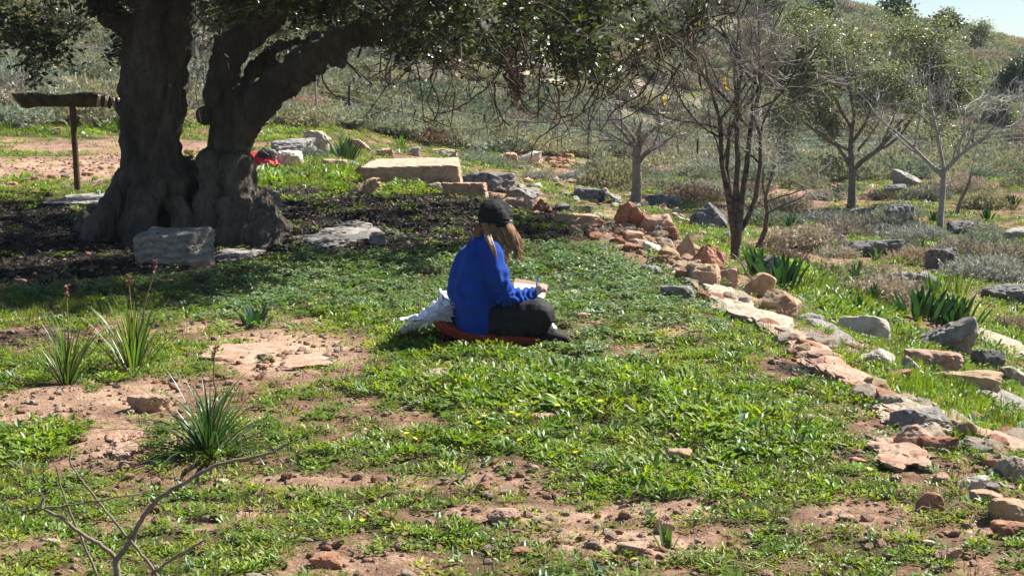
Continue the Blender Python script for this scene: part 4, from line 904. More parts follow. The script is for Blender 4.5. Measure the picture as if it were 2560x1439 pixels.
# ------------------------------------------------------------------ low shrubs
def shrub_mesh(seed, n, mat, wmat, wide=.0085, dome=.62):
    rng = np.random.default_rng(seed)
    lobes = rng.normal(0, .26, (9, 3)) * np.array([1, 1, .3]); lobes[:, 2] = np.abs(lobes[:, 2]) * .8
    k = rng.integers(0, 9, n); d = rng.normal(0, 1, (n, 3)); d[:, 2] = np.abs(d[:, 2]) * .9; d /= np.linalg.norm(d, axis=1)[:, None]
    r = rng.uniform(.12, .34, n) ** .8 * rng.uniform(.85, 1.1, 9)[k]
    pos = lobes[k] + d * r[:, None] * np.array([1, 1, dome]); pos[:, 2] = np.maximum(pos[:, 2], .01)
    # little twig blades: long thin triangles with side leaves
    tvv = np.array([(0, -.09, 0), (1, 0, 0), (0, .09, 0), (.35, 0, .02), (.2, .3, .1), (.5, .07, 0), (.3, 0, 0), (.5, -.32, .1), (.65, -.05, 0)])
    tff = np.array([(0, 1, 2), (3, 4, 5), (6, 7, 8)])
    dd = d + rng.normal(0, .5, (n, 3)); dd[:, 2] += .12; dd /= np.linalg.norm(dd, axis=1)[:, None]
    a = np.cross(dd, rng.normal(0, 1, (n, 3))); a /= np.linalg.norm(a, axis=1)[:, None]; b = np.cross(dd, a)
    R = np.stack([dd, a, b], -1)
    V, F = scatter_tpl(tvv, tff, pos, R, rng.uniform(.07, .15, n))
    tw = []
    for i in range(60):
        e = pos[rng.integers(0, n)] * 1.05; tw.append(wander(rng, (rng.normal(0, .05), rng.normal(0, .05), -.03), e, 4, .1, .006, .002))
    V2, F2 = tubes(tw, 3)
    F2t = np.concatenate([F2[:, [0, 1, 2]], F2[:, [0, 2, 3]]])
    mi = np.concatenate([np.zeros(len(F)), np.ones(len(F2t))])
    return mesh_np('shrub', np.concatenate([V, V2]), np.concatenate([F, F2t + len(V)]), [mat, wmat], smooth=False, mi=mi)
M['shrub_green'] = leaf_mat('gray_green_shrub', (.18, .19, .13), (.33, .345, .26), .8, .2, .25, (1.2, 1.25, .9))
M['shrub_gray'] = leaf_mat('gray_dry_shrub', (.22, .205, .165), (.40, .38, .31), .85, .2, .2, (1.1, 1.05, .95))
M['shrub_dark'] = leaf_mat('dark_dry_shrub', (.12, .105, .085), (.21, .185, .15), .85, .2, .2, (1.1, 1.05, .95))
M['wood'] = plain('dry_wood', (.17, .14, .115), .9, .2, .3, 12)
SH = {'green': [shrub_mesh(60 + i, 1700, M['shrub_green'], M['wood']) for i in range(4)], 'gray': [shrub_mesh(70 + i, 1500, M['shrub_gray'], M['wood']) for i in range(3)], 'dark': [shrub_mesh(80 + i, 1300, M['shrub_dark'], M['wood']) for i in range(2)]}
def put_shrub(p, s, kind, rng, label, group, sq=1.0):
    o = link('shrub', rng.choice(SH[kind]), loc=(p[0], p[1], p[2] - .03 * s)); o.scale = (s, s, s * sq * rng.uniform(.85, 1.2)); o.rotation_euler = (0, 0, rng.uniform(0, 6.28))
    return tag(o, label, 'shrub', group)
rng_ = random.Random(7)
for (px, py, w_, kd, lb) in [(1520, 470, 150, 'green', 'grey-green shrub left of the single grey trunk'), (1660, 480, 130, 'green', 'grey-green shrub right of the single grey trunk'), (1720, 505, 120, 'dark', 'dark dry shrub above the big dark rounded boulder'), (1590, 480, 70, 'green', 'small shrub right behind the single grey trunk'),
        (1440, 450, 80, 'gray', 'grey dry shrub by the heap of red stones'), (1945, 545, 130, 'gray', 'dry grey shrub behind the small clump of dark green leaves'), (1990, 620, 170, 'gray', 'wide dry grey-brown shrub left of the pyramid-shaped boulder'), (1900, 560, 110, 'green', 'grey-green shrub right of the many-stemmed tree'),
        (2060, 560, 120, 'gray', 'dry shrub below the leafy tree'), (2200, 580, 150, 'gray', 'low dry shrub above the brown layered rock'), (2290, 600, 130, 'gray', 'dry shrub between the brown layered rock and the whitish tree'), (2150, 700, 150, 'green', 'grey-green shrub beside the upright dark bulb leaves'),
        (2180, 750, 200, 'gray', 'brownish dry shrub above the long whitish stone'), (2440, 700, 190, 'gray', 'wide grey shrub behind the tall grass-like leaves'), (2540, 660, 160, 'gray', 'grey shrub at the right border'), (2530, 830, 130, 'gray', 'dry brownish shrub at the right border above the pale flat bedrock'),
        (2480, 620, 130, 'green', 'green-grey shrub under the grey boulder at the right border'), (2410, 480, 110, 'gray', 'grey shrub by the leaning sapling'), (2480, 520, 120, 'green', 'green-grey shrub right of the leaning sapling'), (2540, 470, 100, 'green', 'grey-green shrub below the brown bank at the right border'),
        (2200, 500, 70, 'dark', 'small dark shrub by the slanted grey boulder'), (2070, 500, 90, 'gray', 'small grey shrub left of the pale grey trunk'), (1830, 560, 90, 'gray', 'small grey shrub behind the many stems'), (1790, 500, 110, 'green', 'grey-green shrub behind the big dark rounded boulder'),
        (1960, 650, 90, 'dark', 'brown dry shrub at the foot of the thin leaning tree'), (2320, 500, 100, 'gray', 'small grey shrub left of the whitish tree'), (1720, 445, 90, 'green', 'grey-green shrub by the fence near the single trunk'), (1260, 420, 90, 'green', 'grey-green shrub right of the stone table'),
        (1190, 410, 100, 'green', 'green-grey shrub touching the back of the stone table'), (760, 400, 90, 'gray', 'dry tuft between the stones behind the carob'), (240, 282, 90, 'green', 'grey-green shrub behind the trough post'), (150, 290, 120, 'green', 'wide grey-green shrub under the trough'), (190, 215, 110, 'green', 'grey shrub on the slope above the right end of the trough'),
        (2020, 690, 110, 'gray', 'pale grey shrub below the pyramid-shaped boulder'), (2110, 590, 110, 'gray', 'grey shrub right above the pyramid-shaped boulder'), (2290, 660, 110, 'gray', 'grey shrub between the layered rock and the dark cracked boulder'), (2400, 640, 120, 'gray', 'dry shrub right behind the dark cracked boulder'),
        (2080, 640, 90, 'gray', 'low grey shrub right of the pyramid-shaped boulder'), (2230, 640, 90, 'green', 'green-grey shrub touching the layered rock'), (2550, 760, 120, 'gray', 'dry grey shrub beside the broad blackish boulder'), (2350, 470, 90, 'green', 'green-grey shrub above the whitish tree foot'), (2120, 480, 60, 'green', 'small green-grey shrub behind the pale grey trunk'),
        (1600, 450, 90, 'green', 'green-grey shrub below the wire mesh'), (1930, 455, 100, 'green', 'grey-green shrub on top of the red soil bank'), (2040, 445, 90, 'gray', 'dry grey shrub at the back of the red soil bank'), (1860, 450, 90, 'gray', 'dry grey shrub between the fence and the many-stemmed tree'), (2180, 440, 80, 'green', 'grey-green shrub behind the slanted grey boulder'),
        (2320, 440, 90, 'green', 'grey-green shrub behind the whitish bare tree'), (1480, 430, 80, 'green', 'small grey-green shrub right of the heap of red stones'), (1980, 520, 100, 'gray', 'dry grey shrub between the thin tree and the leafy tree'), (2250, 620, 80, 'gray', 'small grey shrub just right of the brown layered rock'), (1760, 475, 90, 'gray', 'dry grey shrub left of the many stems'),
        (2440, 590, 110, 'gray', 'grey shrub right of the dark boulder by the whitish tree'), (2380, 450, 80, 'gray', 'dry shrub behind the leaning sapling'), (2480, 450, 90, 'green', 'grey-green shrub below the grassy strip at the right'), (1640, 425, 80, 'green', 'grey-green shrub in front of the wire mesh'), (1560, 440, 80, 'gray', 'dry shrub just left of the single grey trunk'), (2090, 420, 80, 'green', 'grey-green shrub at the fence behind the leafy tree'), (2250, 415, 80, 'green', 'grey-green shrub at the fence right of the leafy tree'), (1960, 420, 80, 'green', 'grey-green shrub at the fence left of the leafy tree'), (1340, 450, 70, 'gray', 'small dry shrub left of the white and grey boulder'), (1780, 455, 80, 'green', 'green-grey shrub at the right end of the wire mesh'), (2010, 470, 100, 'green', 'grey-green shrub on the red soil bank'), (1870, 490, 100, 'dark', 'dark shrub behind the many-stemmed tree'), (2240, 540, 90, 'green', 'low green-grey shrub by the dark boulder with pink base')]:
    p = at(px, py); put_shrub(p, w_ * p.y / FPX, kd, rng_, lb, None, 1.0)
# the shrubs of the hillside: the nearest ones one by one, the rest as one object
cand = []
r2 = np.random.default_rng(17)
y = 38.0
while y < 175:
    st = .86 if y < 75 else 1.15
    x = -.42 * y - 2
    while x < .46 * y + 3:
        xx = x + r2.normal(0, .3); yy = y + r2.normal(0, .3)
        fy = float(foot_y(np.array(xx)))
        ok = yy > fy - 6 + 4 * n2(np.array([xx]), np.array([yy]), 6, 8)[0]
        if xx > 4: ok = yy > max(46, fy - 18) + 2 * n2(np.array([xx]), np.array([yy]), 6, 8)[0]
        gap = n2(np.array([xx]), np.array([yy]), 3.3, 9)[0]
        if xx < -6: gap -= .22
        if ok and gap > -.30: cand.append((xx, yy, r2.uniform(.75, 1.35)))
        x += st * r2.uniform(.75, 1.3)
    y += st * .95
def vis(x, y): return abs(x / y) < .31
cand.sort(key=lambda c: (not vis(c[0], c[1]), c[1]))
ind, rest = cand[:300], cand[300:]
for (x, y, s) in ind:
    kd = rng_.choices(['green', 'gray', 'dark'], [.72, .2, .08])[0]
    qx = 1280 + x / y * FPX; zone = 'far left, seen left of the carob' if qx < 300 else 'seen between the carob trunks and the braced post' if qx < 880 else 'above the stone table' if qx < 1240 else 'above the rubble in the middle' if qx < 1560 else 'behind the many-stemmed tree' if qx < 1960 else 'behind the two pale-trunked trees'
    put_shrub((x, y, H(x, y)), s * 1.3, kd, rng_, {'green': 'low grey-green', 'gray': 'dry pale grey', 'dark': 'dark brownish'}[kd] + ' shrub on the hillside ' + zone, 'low shrubs on the hillside behind the fence')

# ------------------------------------------------------------------ instanced stuff
def stuff(name, pts, rots, scl, idx, protos, label):
    pts = np.asarray(pts, np.float32); n = len(pts)
    me = bpy.data.meshes.new(name); me.vertices.add(n); me.vertices.foreach_set('co', pts.ravel())
    for nm, ty, a in (('rot', 'FLOAT_VECTOR', rots), ('scl', 'FLOAT', scl), ('idx', 'INT', idx)):
        at_ = me.attributes.new(nm, ty, 'POINT'); at_.data.foreach_set('vector' if ty == 'FLOAT_VECTOR' else 'value', np.asarray(a, np.int32 if ty == 'INT' else np.float32).ravel())
    o = link(name, me)
    col = bpy.data.collections.new(name + '_kinds')
    for i, pm in enumerate(protos): col.objects.link(bpy.data.objects.new('kind_%02d' % i, pm))
    ng = bpy.data.node_groups.new(name, 'GeometryNodeTree')
    ng.interface.new_socket('Geometry', in_out='INPUT', socket_type='NodeSocketGeometry'); ng.interface.new_socket('Geometry', in_out='OUTPUT', socket_type='NodeSocketGeometry')
    gi = ng.nodes.new('NodeGroupInput'); go = ng.nodes.new('NodeGroupOutput'); ip = ng.nodes.new('GeometryNodeInstanceOnPoints'); ci = ng.nodes.new('GeometryNodeCollectionInfo')
    ci.inputs['Collection'].default_value = col; ci.inputs['Separate Children'].default_value = True; ci.inputs['Reset Children'].default_value = True
    def na(nm, ty):
        q = ng.nodes.new('GeometryNodeInputNamedAttribute'); q.data_type = ty; q.inputs[0].default_value = nm; return [s for s in q.outputs if s.enabled and s.name == 'Attribute'][0]
    e2r = ng.nodes.new('FunctionNodeEulerToRotation')
    L = ng.links.new
    L(gi.outputs[0], ip.inputs['Points']); L(ci.outputs[0], ip.inputs['Instance']); ip.inputs['Pick Instance'].default_value = True
    L(na('idx', 'INT'), ip.inputs['Instance Index']); L(na('rot', 'FLOAT_VECTOR'), e2r.inputs[0]); L(e2r.outputs[0], ip.inputs['Rotation']); L(na('scl', 'FLOAT'), ip.inputs['Scale'])
    L(ip.outputs[0], go.inputs[0])
    md = o.modifiers.new('scatter', 'NODES'); md.node_group = ng
    return tag(o, label, None, None, 'stuff')
for (gname, acc, protos, lb_) in LOOSE:
    stuff(gname.replace(' ', '_'), [a[0] for a in acc], [a[1] for a in acc], [a[2] for a in acc], [a[3] for a in acc], protos, lb_)
allsh = SH['green'] + SH['gray'] + SH['dark']
ra = np.array(rest); nn_ = len(ra)
stuff('distant_shrubs', np.stack([ra[:, 0], ra[:, 1], Hf(ra[:, 0], ra[:, 1]) - .03], 1), np.stack([np.zeros(nn_), np.zeros(nn_), r2.uniform(0, 6.28, nn_)], 1), ra[:, 2] * np.where(ra[:, 1] > 90, 1.35, 1.25),
      r2.choice(9, nn_, p=[.17, .17, .17, .17, .08, .08, .08, .04, .04]), allsh, 'grey-green shrubs covering the far part of the hill')

# ------------------------------------------------------------------ bulb plants and asphodels
def blade(rng, L, w_, lean, az, droop, n=8, keel=.25, taper='sword'):
    t = np.linspace(0, 1, n); ang = lean + droop * t ** 1.6
    dx = np.concatenate([[0], np.cumsum(np.sin(ang[:-1]) * L / (n - 1))]); dz = np.concatenate([[0], np.cumsum(np.cos(ang[:-1]) * L / (n - 1))])
    if taper == 'sword': wd = w_ * np.clip(1 - t ** 2.2, .02, 1) * (.75 + .25 * np.sin(t * 3.1))
    else: wd = w_ * np.sin(np.pi * np.clip(.12 + t * .86, 0, 1)) ** .8
    side = np.array([-math.sin(az), math.cos(az), 0]); f = np.array([math.cos(az), math.sin(az), 0])
    nrm = np.stack([-np.cos(ang), np.zeros(n), np.sin(ang)], 1)
    c = dx[:, None] * f + np.array([0, 0, 1.]) * dz[:, None]
    up = (-np.cos(ang))[:, None] * f + np.sin(ang)[:, None] * np.array([0, 0, 1.])
    V = np.stack([c + side * wd[:, None] / 2 + up * (wd * keel)[:, None], c, c - side * wd[:, None] / 2 + up * (wd * keel)[:, None]], 1).reshape(-1, 3)
    F = []
    for i in range(n - 1):
        for j in range(2): F.append((i * 3 + j, i * 3 + j + 1, i * 3 + 4 + j, i * 3 + 3 + j))
    return V, np.array(F)
M['asph'] = leaf_mat('asphodel_leaf', (.075, .125, .03), (.13, .20, .045), .38, .5, .35)
M['asph_dark'] = leaf_mat('dark_asphodel_leaf', (.028, .065, .022), (.06, .11, .03), .36, .5, .3)
M['dead_blade'] = leaf_mat('withered_leaf', (.20, .14, .08), (.34, .26, .16), .8, .2, .2)
M['squill'] = leaf_mat('squill_leaf', (.018, .055, .022), (.03, .08, .03), .35, .5, .25)
M['squill2'] = leaf_mat('grassy_bulb_leaf', (.07, .13, .025), (.12, .20, .04), .45, .4, .4)
M['stalk'] = plain('dry_stalk', (.23, .15, .09), .9, .2, .3, 30)
def plant(name, px, py, n, L, w_, lean, droop, mat, label, seed, cat='plant', single=True, rad=.03, base=None, taper='sword', group=None, stalks=()):
    rng = np.random.default_rng(seed); b = at(px, py) if base is None else base
    root = empty(name, b, label, cat, group); VV, FF, o_ = [], [], 0
    for i in range(n):
        az = rng.uniform(0, 6.283); q = rng.uniform(0, 1)
        V, F = blade(rng, L * rng.uniform(.65, 1.1), w_ * rng.uniform(.75, 1.2), lean[0] + (lean[1] - lean[0]) * q, az, droop * rng.uniform(.3, 1.5), taper=taper)
        V = V + np.array([math.cos(az) * rad * q, math.sin(az) * rad * q, -.01])
        if single: link('leaf', mesh_np('leaf', V, F, M['dead_blade'] if name == 'asphodel' and rng.random() < .07 else mat), root)
        else: VV.append(V); FF.append(F + o_); o_ += len(V)
    if not single: link('leaves', mesh_np('leaves', np.concatenate(VV), np.concatenate(FF), mat), root)['kind'] = 'stuff'
    for (dx, dz, h) in stalks:
        q, r = wander(rng, (0, 0, 0), (dx, 0, dz), 8, .015, .0045, .003)
        V, F = tubes([(q, r)], 6); st = link('stalk', mesh_np('stalk', V, F, M['stalk']), root)
        k = 26; t = rng.uniform(1 - h, 1.02, k); pos_ = np.array([np.interp(t, np.linspace(0, 1, 8), q[:, i]) for i in range(3)]).T
        V, F = scatter_tpl(tv, tf, pos_, rotmats(rng, k, tilt=rng.normal(-.9, .3, k)), rng.uniform(.014, .026, k))
        link('flower_head', mesh_np('flower_head', V, F, M['dry'], smooth=False), st)
    return root
plant('asphodel', 168, 962, 62, .41, .013, (.0, .65), .7, M['asph'], 'upright narrow-leaved asphodel clump with one short brown stalk, leftmost of the three', 51, stalks=[(.01, .50, .14)])
plant('asphodel', 335, 925, 84, .43, .014, (.0, .7), .65, M['asph'], 'tall bushy asphodel clump with two brown flower stalks', 52, rad=.06, stalks=[(-.02, .50, .1), (.13, .58, .12)])
plant('asphodel', 525, 1140, 100, .47, .015, (.15, 1.3), 1.5, M['asph_dark'], 'drooping dark green asphodel clump nearest the camera', 53, rad=.05, stalks=[(.03, .46, .1)])
for (px, py, n, L, w_, lb, ts_) in [(860, 404, 34, .5, .06, 'dark green broad-leaved bulb plant left of the stone table', 'oval'), (1890, 690, 16, .32, .045, 'dark green bulb leaves left of the grey-tan boulder', 'oval'), (1950, 715, 26, .32, .045, 'row of upright dark green bulb leaves above the smooth tan boulder', 'oval'),
        (2138, 716, 9, .36, .05, 'lone dark bulb plant with a few upright sword leaves', 'sword'), (2300, 800, 30, .34, .05, 'left half of the big clump of dark green bulb leaves', 'oval'), (2385, 815, 34, .34, .05, 'right half of the big clump of dark green bulb leaves', 'oval'),
        (2145, 790, 8, .22, .04, 'few dark leaves behind the long whitish stone', 'sword'), (1975, 574, 18, .3, .05, 'small clump of green bulb leaves among dry shrubs', 'oval'), (2088, 640, 9, .3, .04, 'green sword leaves in front of the pyramid-shaped boulder', 'sword'),
        (2190, 652, 9, .28, .04, 'green leaves in front of the brown layered rock', 'sword'), (2305, 640, 10, .34, .04, 'upright green leaves left of the dark cracked boulder', 'sword'), (2470, 552, 16, .35, .05, 'green bulb plant right of the dark boulder by the whitish tree', 'oval'), (2335, 560, 14, .3, .05, 'green bulb leaves left of the foot of the whitish tree', 'oval'),
        (2260, 580, 9, .3, .04, 'small green leaves below the dark boulder with pink base', 'sword'), (2510, 640, 14, .4, .03, 'bright grassy tuft near the right border', 'sword'), (2175, 452, 12, .35, .05, 'green leaves beside the red soil bank', 'sword'), (2530, 525, 16, .4, .06, 'green bulb plant near the right border', 'oval'),
        (305, 330, 14, .5, .06, 'dark green bulb plant left of the carob trunk', 'oval'), (4, 292, 16, .5, .06, 'dark green bulb plant at the left border', 'oval'), (120, 238, 12, .3, .05, 'bulb leaves just above the trough board', 'oval'), (1005, 372, 18, .4, .04, 'pale green leaves behind the stone table', 'sword'), (640, 815, 12, .14, .03, 'low broad-leaved weed in the litter left of the white cloth', 'oval'),
        (1670, 1370, 6, .12, .02, 'small lone green sprout in the bare soil at the bottom', 'sword'), (2180, 760, 12, .25, .04, 'dark green leaves under the brownish dry shrub', 'sword')]:
    plant('bulb_plant', px, py, int(n * 1.3), L * .9, w_ * (1.25 if ts_ == 'oval' else 1), (.0, .5), .35, M['squill'] if ts_ == 'oval' or 'dark' in lb else M['squill2'], lb, px + py, single=(py > 640 and py < 900), rad=.22 if n > 20 else .09 if ts_ == 'oval' else .03, taper=ts_)
for (px, py, lb) in [(2330, 745, 'left part of the tall bright grass-like bulb leaves'), (2390, 735, 'middle part of the tall bright grass-like bulb leaves'), (2440, 700, 'right part of the tall bright grass-like bulb leaves')]:
    plant('grassy_bulb_plant', px, py, 60, .32, .016, (.0, .5), .3, M['squill2'], lb, px, single=False, rad=.22)

# ------------------------------------------------------------------ wire fence
fence = empty('wire_fence', at(1210, 372), 'wire fence of thin posts and strands at the foot of the shrubby hill', 'fence')
fo = Vector(fence.location)
M['post_dark'] = plain('dark_metal_post', (.03, .03, .032), .6, .4, .2, 20)
M['post_gray'] = plain('gray_metal_post', (.26, .24, .21), .7, .4, .2, 20)
M['wire'] = plain('galvanized_wire', (.30, .29, .28), .5, .5, .1, 20)
posts = [(-160, 60, 170, 0), (130, 100, 205, 1), (345, 130, 225, 0), (512, 185, 270, 0), (655, 190, 290, 0), (790, 190, 310, 0), (872, 256, 312, 1), (1007, 290, 345, 0), (1100, 312, 356, 0), (1210, 315, 372, 1), (1317, 340, 380, 0), (1390, 352, 393, 0), (1470, 335, 396, 1), (1560, 350, 410, 0), (1650, 360, 424, 0), (1695, 365, 428, 0), (1742, 362, 430, 1),
         (1850, 365, 425, 0), (1960, 368, 420, 0), (2080, 370, 415, 0), (2200, 365, 408, 0), (2330, 355, 400, 0), (2430, 345, 392, 1), (2530, 335, 382, 0), (2680, 320, 370, 0)]
tops = []
for (px, t, b, dk) in posts:
    g = at(px, b); k = g.y / FPX; hh = min(max((b - t) * k, .95), 1.5); r = .035 if dk else .028
    q = np.array([(g.x, g.y, g.z - .2), (g.x + .01, g.y, g.z + hh * .5), (g.x + (.02 if dk else -.02), g.y, g.z + hh)]) - np.array(fo)
    V, F = tubes([(q, np.full(3, r))], 6); link('post', mesh_np('post', V, F, M['post_dark'] if dk else M['post_gray']), fence)
    tops.append((g, hh))
    if px == 872:
        for sx in (-1, 1):
            V, F = tubes([(np.array([(g.x + sx * .4 * (1 if sx < 0 else .5), g.y, g.z - .05), (g.x, g.y, g.z + .6)]) - np.array(fo), np.array([.03, .03]))], 6); link('brace', mesh_np('brace', V, F, M['post_dark']), fence)
for f in (.12, .27, .42, .57, .74, .95):
    q = []
    for i in range(len(tops) - 1):
        (a, ha), (b, hb) = tops[i], tops[i + 1]
        for t in np.linspace(0, 1, 5)[:-1]:
            gx, gy = a.x + (b.x - a.x) * t, a.y + (b.y - a.y) * t
            q.append((gx, gy, (a.z + ha * f) * (1 - t) + (b.z + hb * f) * t - .03 * math.sin(math.pi * t)))
    q = np.array(q) - np.array(fo); V, F = tubes([(q, np.full(len(q), .0035))], 4); link('wire', mesh_np('wire', V, F, M['wire']), fence)
# stays of the mesh panel between the posts near the single trunk
for i in range(13, 17):
    (a, ha), (b, hb) = tops[i], tops[i + 1]; pl = []
    for t in np.linspace(.1, .9, 9):
        x, y_, z = a.x + (b.x - a.x) * t, a.y + (b.y - a.y) * t, a.z + (b.z - a.z) * t; h0 = ha + (hb - ha) * t
        pl.append((np.array([(x, y_, z + .1 * h0), (x, y_, z + .8 * h0)]) - np.array(fo), np.full(2, .003)))
    V, F = tubes(pl, 3); link('wire_mesh', mesh_np('wire_mesh', V, F, M['wire']), fence)

# ------------------------------------------------------------------ wooden trough on a post
M['oldwood'] = plain('old_mossy_wood', (.065, .055, .035), .95, .15, .55, 9, .9, .02)
M['oldwood2'] = plain('brown_post_wood', (.11, .065, .04), .9, .15, .35, 12, .6, .01)
pb = at(198, 482); tr = empty('trough_stand', pb, 'weathered half-log trough set on a single wooden post', 'stand'); k = pb.y / FPX
def TX(px, py): p = P(px, py, pb.y); return (p.x - pb.x, p.z - pb.z)
x0, z0 = TX(196, 500); x1, z1 = TX(181, 262)
V, F = tubes([(np.array([(x0, 0, z0), (x0 * .6 + x1 * .4, 0, z0 * .6 + z1 * .4), (x1, 0, z1)]), np.array([.043, .038, .04]))], 12); link('post', mesh_np('post', V, F, M['oldwood2']), tr)
xs_ = np.linspace(30, 322, 60); cs = []
rg = np.random.default_rng(3)
Vt, Ft = [], []; ns = 16
for i, px in enumerate(xs_):
    top = 234 + 3 * math.sin(px * .05) + rg.normal(0, .8); bot = np.interp(px, [30, 38, 55, 70, 90, 240, 262, 300, 322], [238, 250, 270, 273, 267, 270, 266, 262, 268])
    top = np.interp(px, [30, 40, 250, 290, 322], [234, top, top, top + 6, top + 12])
    wv = np.interp(px, [30, 60, 260, 322], [.06, .17, .17, .13]); xx, zt_ = TX(px, top); _, zb_ = TX(px, bot)
    for j in range(ns):
        a = math.pi + math.pi * j / (ns // 2 - 1) if j < ns // 2 else None
        if a is not None: Vt.append((xx, math.cos(a) * wv, zt_ + math.sin(a) * (zt_ - zb_)))
        else:
            a2 = 2 * math.pi - math.pi * (j - ns // 2) / (ns // 2 - 1); Vt.append((xx, math.cos(a2) * wv * .78, zt_ - .0 + math.sin(a2) * (zt_ - zb_) * .6))
n_ = len(xs_)
for i in range(n_ - 1):
    for j in range(ns): Ft.append((i * ns + j, i * ns + (j + 1) % ns, (i + 1) * ns + (j + 1) % ns, (i + 1) * ns + j))
Vt = np.array(Vt); Vt += fbm(Vt * 12, 5, 3)[:, None] * .02 * np.array([0.2, 1, 1])
h_ = ns // 2
caps = []
for i in (0, n_ - 1):
    for j in range(h_ - 1): caps.append((i * ns + j, i * ns + j + 1, i * ns + ns - 2 - j, i * ns + ns - 1 - j))
link('trough', mesh_np('trough', Vt, np.array(Ft + caps), M['oldwood']), tr)
for i in range(7):
    px = 256 + i * 9; x_, z_ = TX(px, 240 + i * 1.5); me = rock_mesh(300 + i, (.05, .10, .17), M['oldwood'] if i % 2 else M['pale'], 3, 'block'); o = link('bark_piece', me, tr, (x_, -.15, z_ - .06)); o.rotation_euler = (0, rg.uniform(-.4, .4), 0)

# ------------------------------------------------------------------ dry branch close to the camera
M['drybr'] = plain('dry_bare_branch', (.22, .17, .125), .85, .2, .35, 40, .4, .003)
bd = 4.9; q0 = P(290, 1600, bd); gz = H(q0.x, q0.y)
br = empty('dry_branch', (q0.x, q0.y, gz), 'bare forked dry branch rising in the lower left corner close to the camera', 'branch'); bo = np.array(br.location)
def BP(pts, d0=0.0): return np.array([P(a, b, bd + d0 + (c if len(q) > 2 else 0))[:] for q in pts for a, b, c in [tuple(q) + (0,) * (3 - len(q))]]) - bo
mains = [[(290, 1640), (294, 1500), (292, 1395)], [(292, 1395), (330, 1350), (350, 1300), (400, 1240), (470, 1200), (540, 1160), (620, 1145), (690, 1128), (722, 1108)], [(292, 1395), (250, 1360), (190, 1325), (150, 1290), (100, 1270), (108, 1245)],
         [(430, 1500), (370, 1400), (310, 1330), (255, 1265), (205, 1200), (172, 1155), (178, 1120)], [(260, 1480), (215, 1370), (180, 1290), (150, 1210), (140, 1165)], [(380, 1435), (430, 1395), (500, 1355), (512, 1348)],
         [(110, 1270), (200, 1258), (300, 1240), (345, 1235)], [(690, 1128), (700, 1150), (735, 1180)], [(720, 1108), (725, 1140)], [(620, 1145), (600, 1120), (606, 1095)], [(440, 1215), (430, 1160)]]
rad = [(.011, .010), (.008, .0035), (.0075, .003), (.005, .002), (.0045, .002), (.005, .0022), (.003, .0015), (.0025, .001), (.002, .001), (.002, .001), (.002, .001)]
for m_, r_ in zip(mains, rad):
    q = BP(m_, random.Random(len(m_)).uniform(-.03, .03) if m_[0] != (292, 1395) and m_[0] != (290, 1640) else 0)
    t = np.linspace(0, 1, len(q)); tt = np.linspace(0, 1, len(q) * 5); q = np.stack([np.interp(tt, t, q[:, i]) for i in range(3)], 1)
    for _ in range(3): q[1:-1] = (q[:-2] + 2 * q[1:-1] + q[2:]) / 4
    q[1:-1] += np.random.default_rng(len(m_)).normal(0, .0012, q[1:-1].shape)
    V, F = tubes([(q, np.linspace(r_[0], r_[1], len(q)))], 8); link('twig', mesh_np('twig', V, F, M['drybr']), br)
# ------------------------------------------------------------------ the seated person
PD = 10.2
def Q(px, py, r, dd=0.0):
    d = PD + dd; p = P(px, py, d); return (p.x, p.y, p.z, r * d / FPX)
pbase = at(1240, 845)
person = empty('person', pbase, 'person in a blue fleece, black beanie and black trousers sitting cross-legged, writing on a clipboard', 'person')
def prt(name, chains, mat, vox, sm=4, disp=None, parent=None, sf=.5):
    me = organic(name, chains, mat, vox, sm, disp, sf); me.transform(Matrix.Translation(-Vector(pbase))); return link(name, me, parent or person)
M['skin'] = plain('skin', (.50, .33, .25), .55, .4, .08, 30, .1, .002)
fl = NT('blue_fleece'); c_ = fl.coord(); nn1 = fl.noise(c_, 9, 4); nn2_ = fl.noise(c_, 220, 3, .7)
fc = fl.ramp(nn1, [(.3, (.007, .034, .22)), (.7, (.011, .052, .31))])
fp = fl.pbsdf(fc, .9, .15, fl.bump(nn2_, .5, .003, fl.bump(nn1, .25, .02))); fp.inputs['Sheen Weight'].default_value = .15; fp.inputs['Sheen Tint'].default_value = (.25, .55, 1, 1); fp.inputs['Sheen Roughness'].default_value = .5
M['fleece'] = fl.done(fp)
M['black'] = plain('black_jersey', (.012, .012, .014), .75, .25, .2, 40, .3, .002)
M['knit'] = plain('black_knit', (.010, .010, .011), .85, .25, .2, 120, .6, .003)
# body under the clothes
hd = (1243, 553)
body = [[Q(1190, 785, 48), Q(1184, 730, 46), Q(1192, 665, 46), Q(1212, 618, 30), Q(1222, 590, 22), Q(1240, 560, 26)],
        [Q(1236, 545, 37, .02), Q(1246, 552, 36, .03), Q(1254, 562, 30, .04)], [Q(1262, 575, 18, .04), Q(1266, 582, 15, .05)],
        [Q(1279, 572, 6, .07), Q(1282, 577, 5, .075)], [Q(1240, 565, 6, -.06), Q(1241, 572, 5, -.06)],
        [Q(1176, 640, 24, .14), Q(1230, 635, 24, -.13)],
        [Q(1230, 635, 22, -.13), Q(1262, 742, 17, -.17), Q(1332, 732, 12, -.06)], [Q(1176, 640, 22, .14), Q(1225, 740, 17, .24), Q(1300, 735, 12, .2)],
        [Q(1205, 795, 34, -.08), Q(1340, 785, 22, -.14), Q(1300, 828, 18, .1)], [Q(1180, 790, 34, .1), Q(1330, 765, 24, .35), Q(1350, 836, 15, -.14)]]
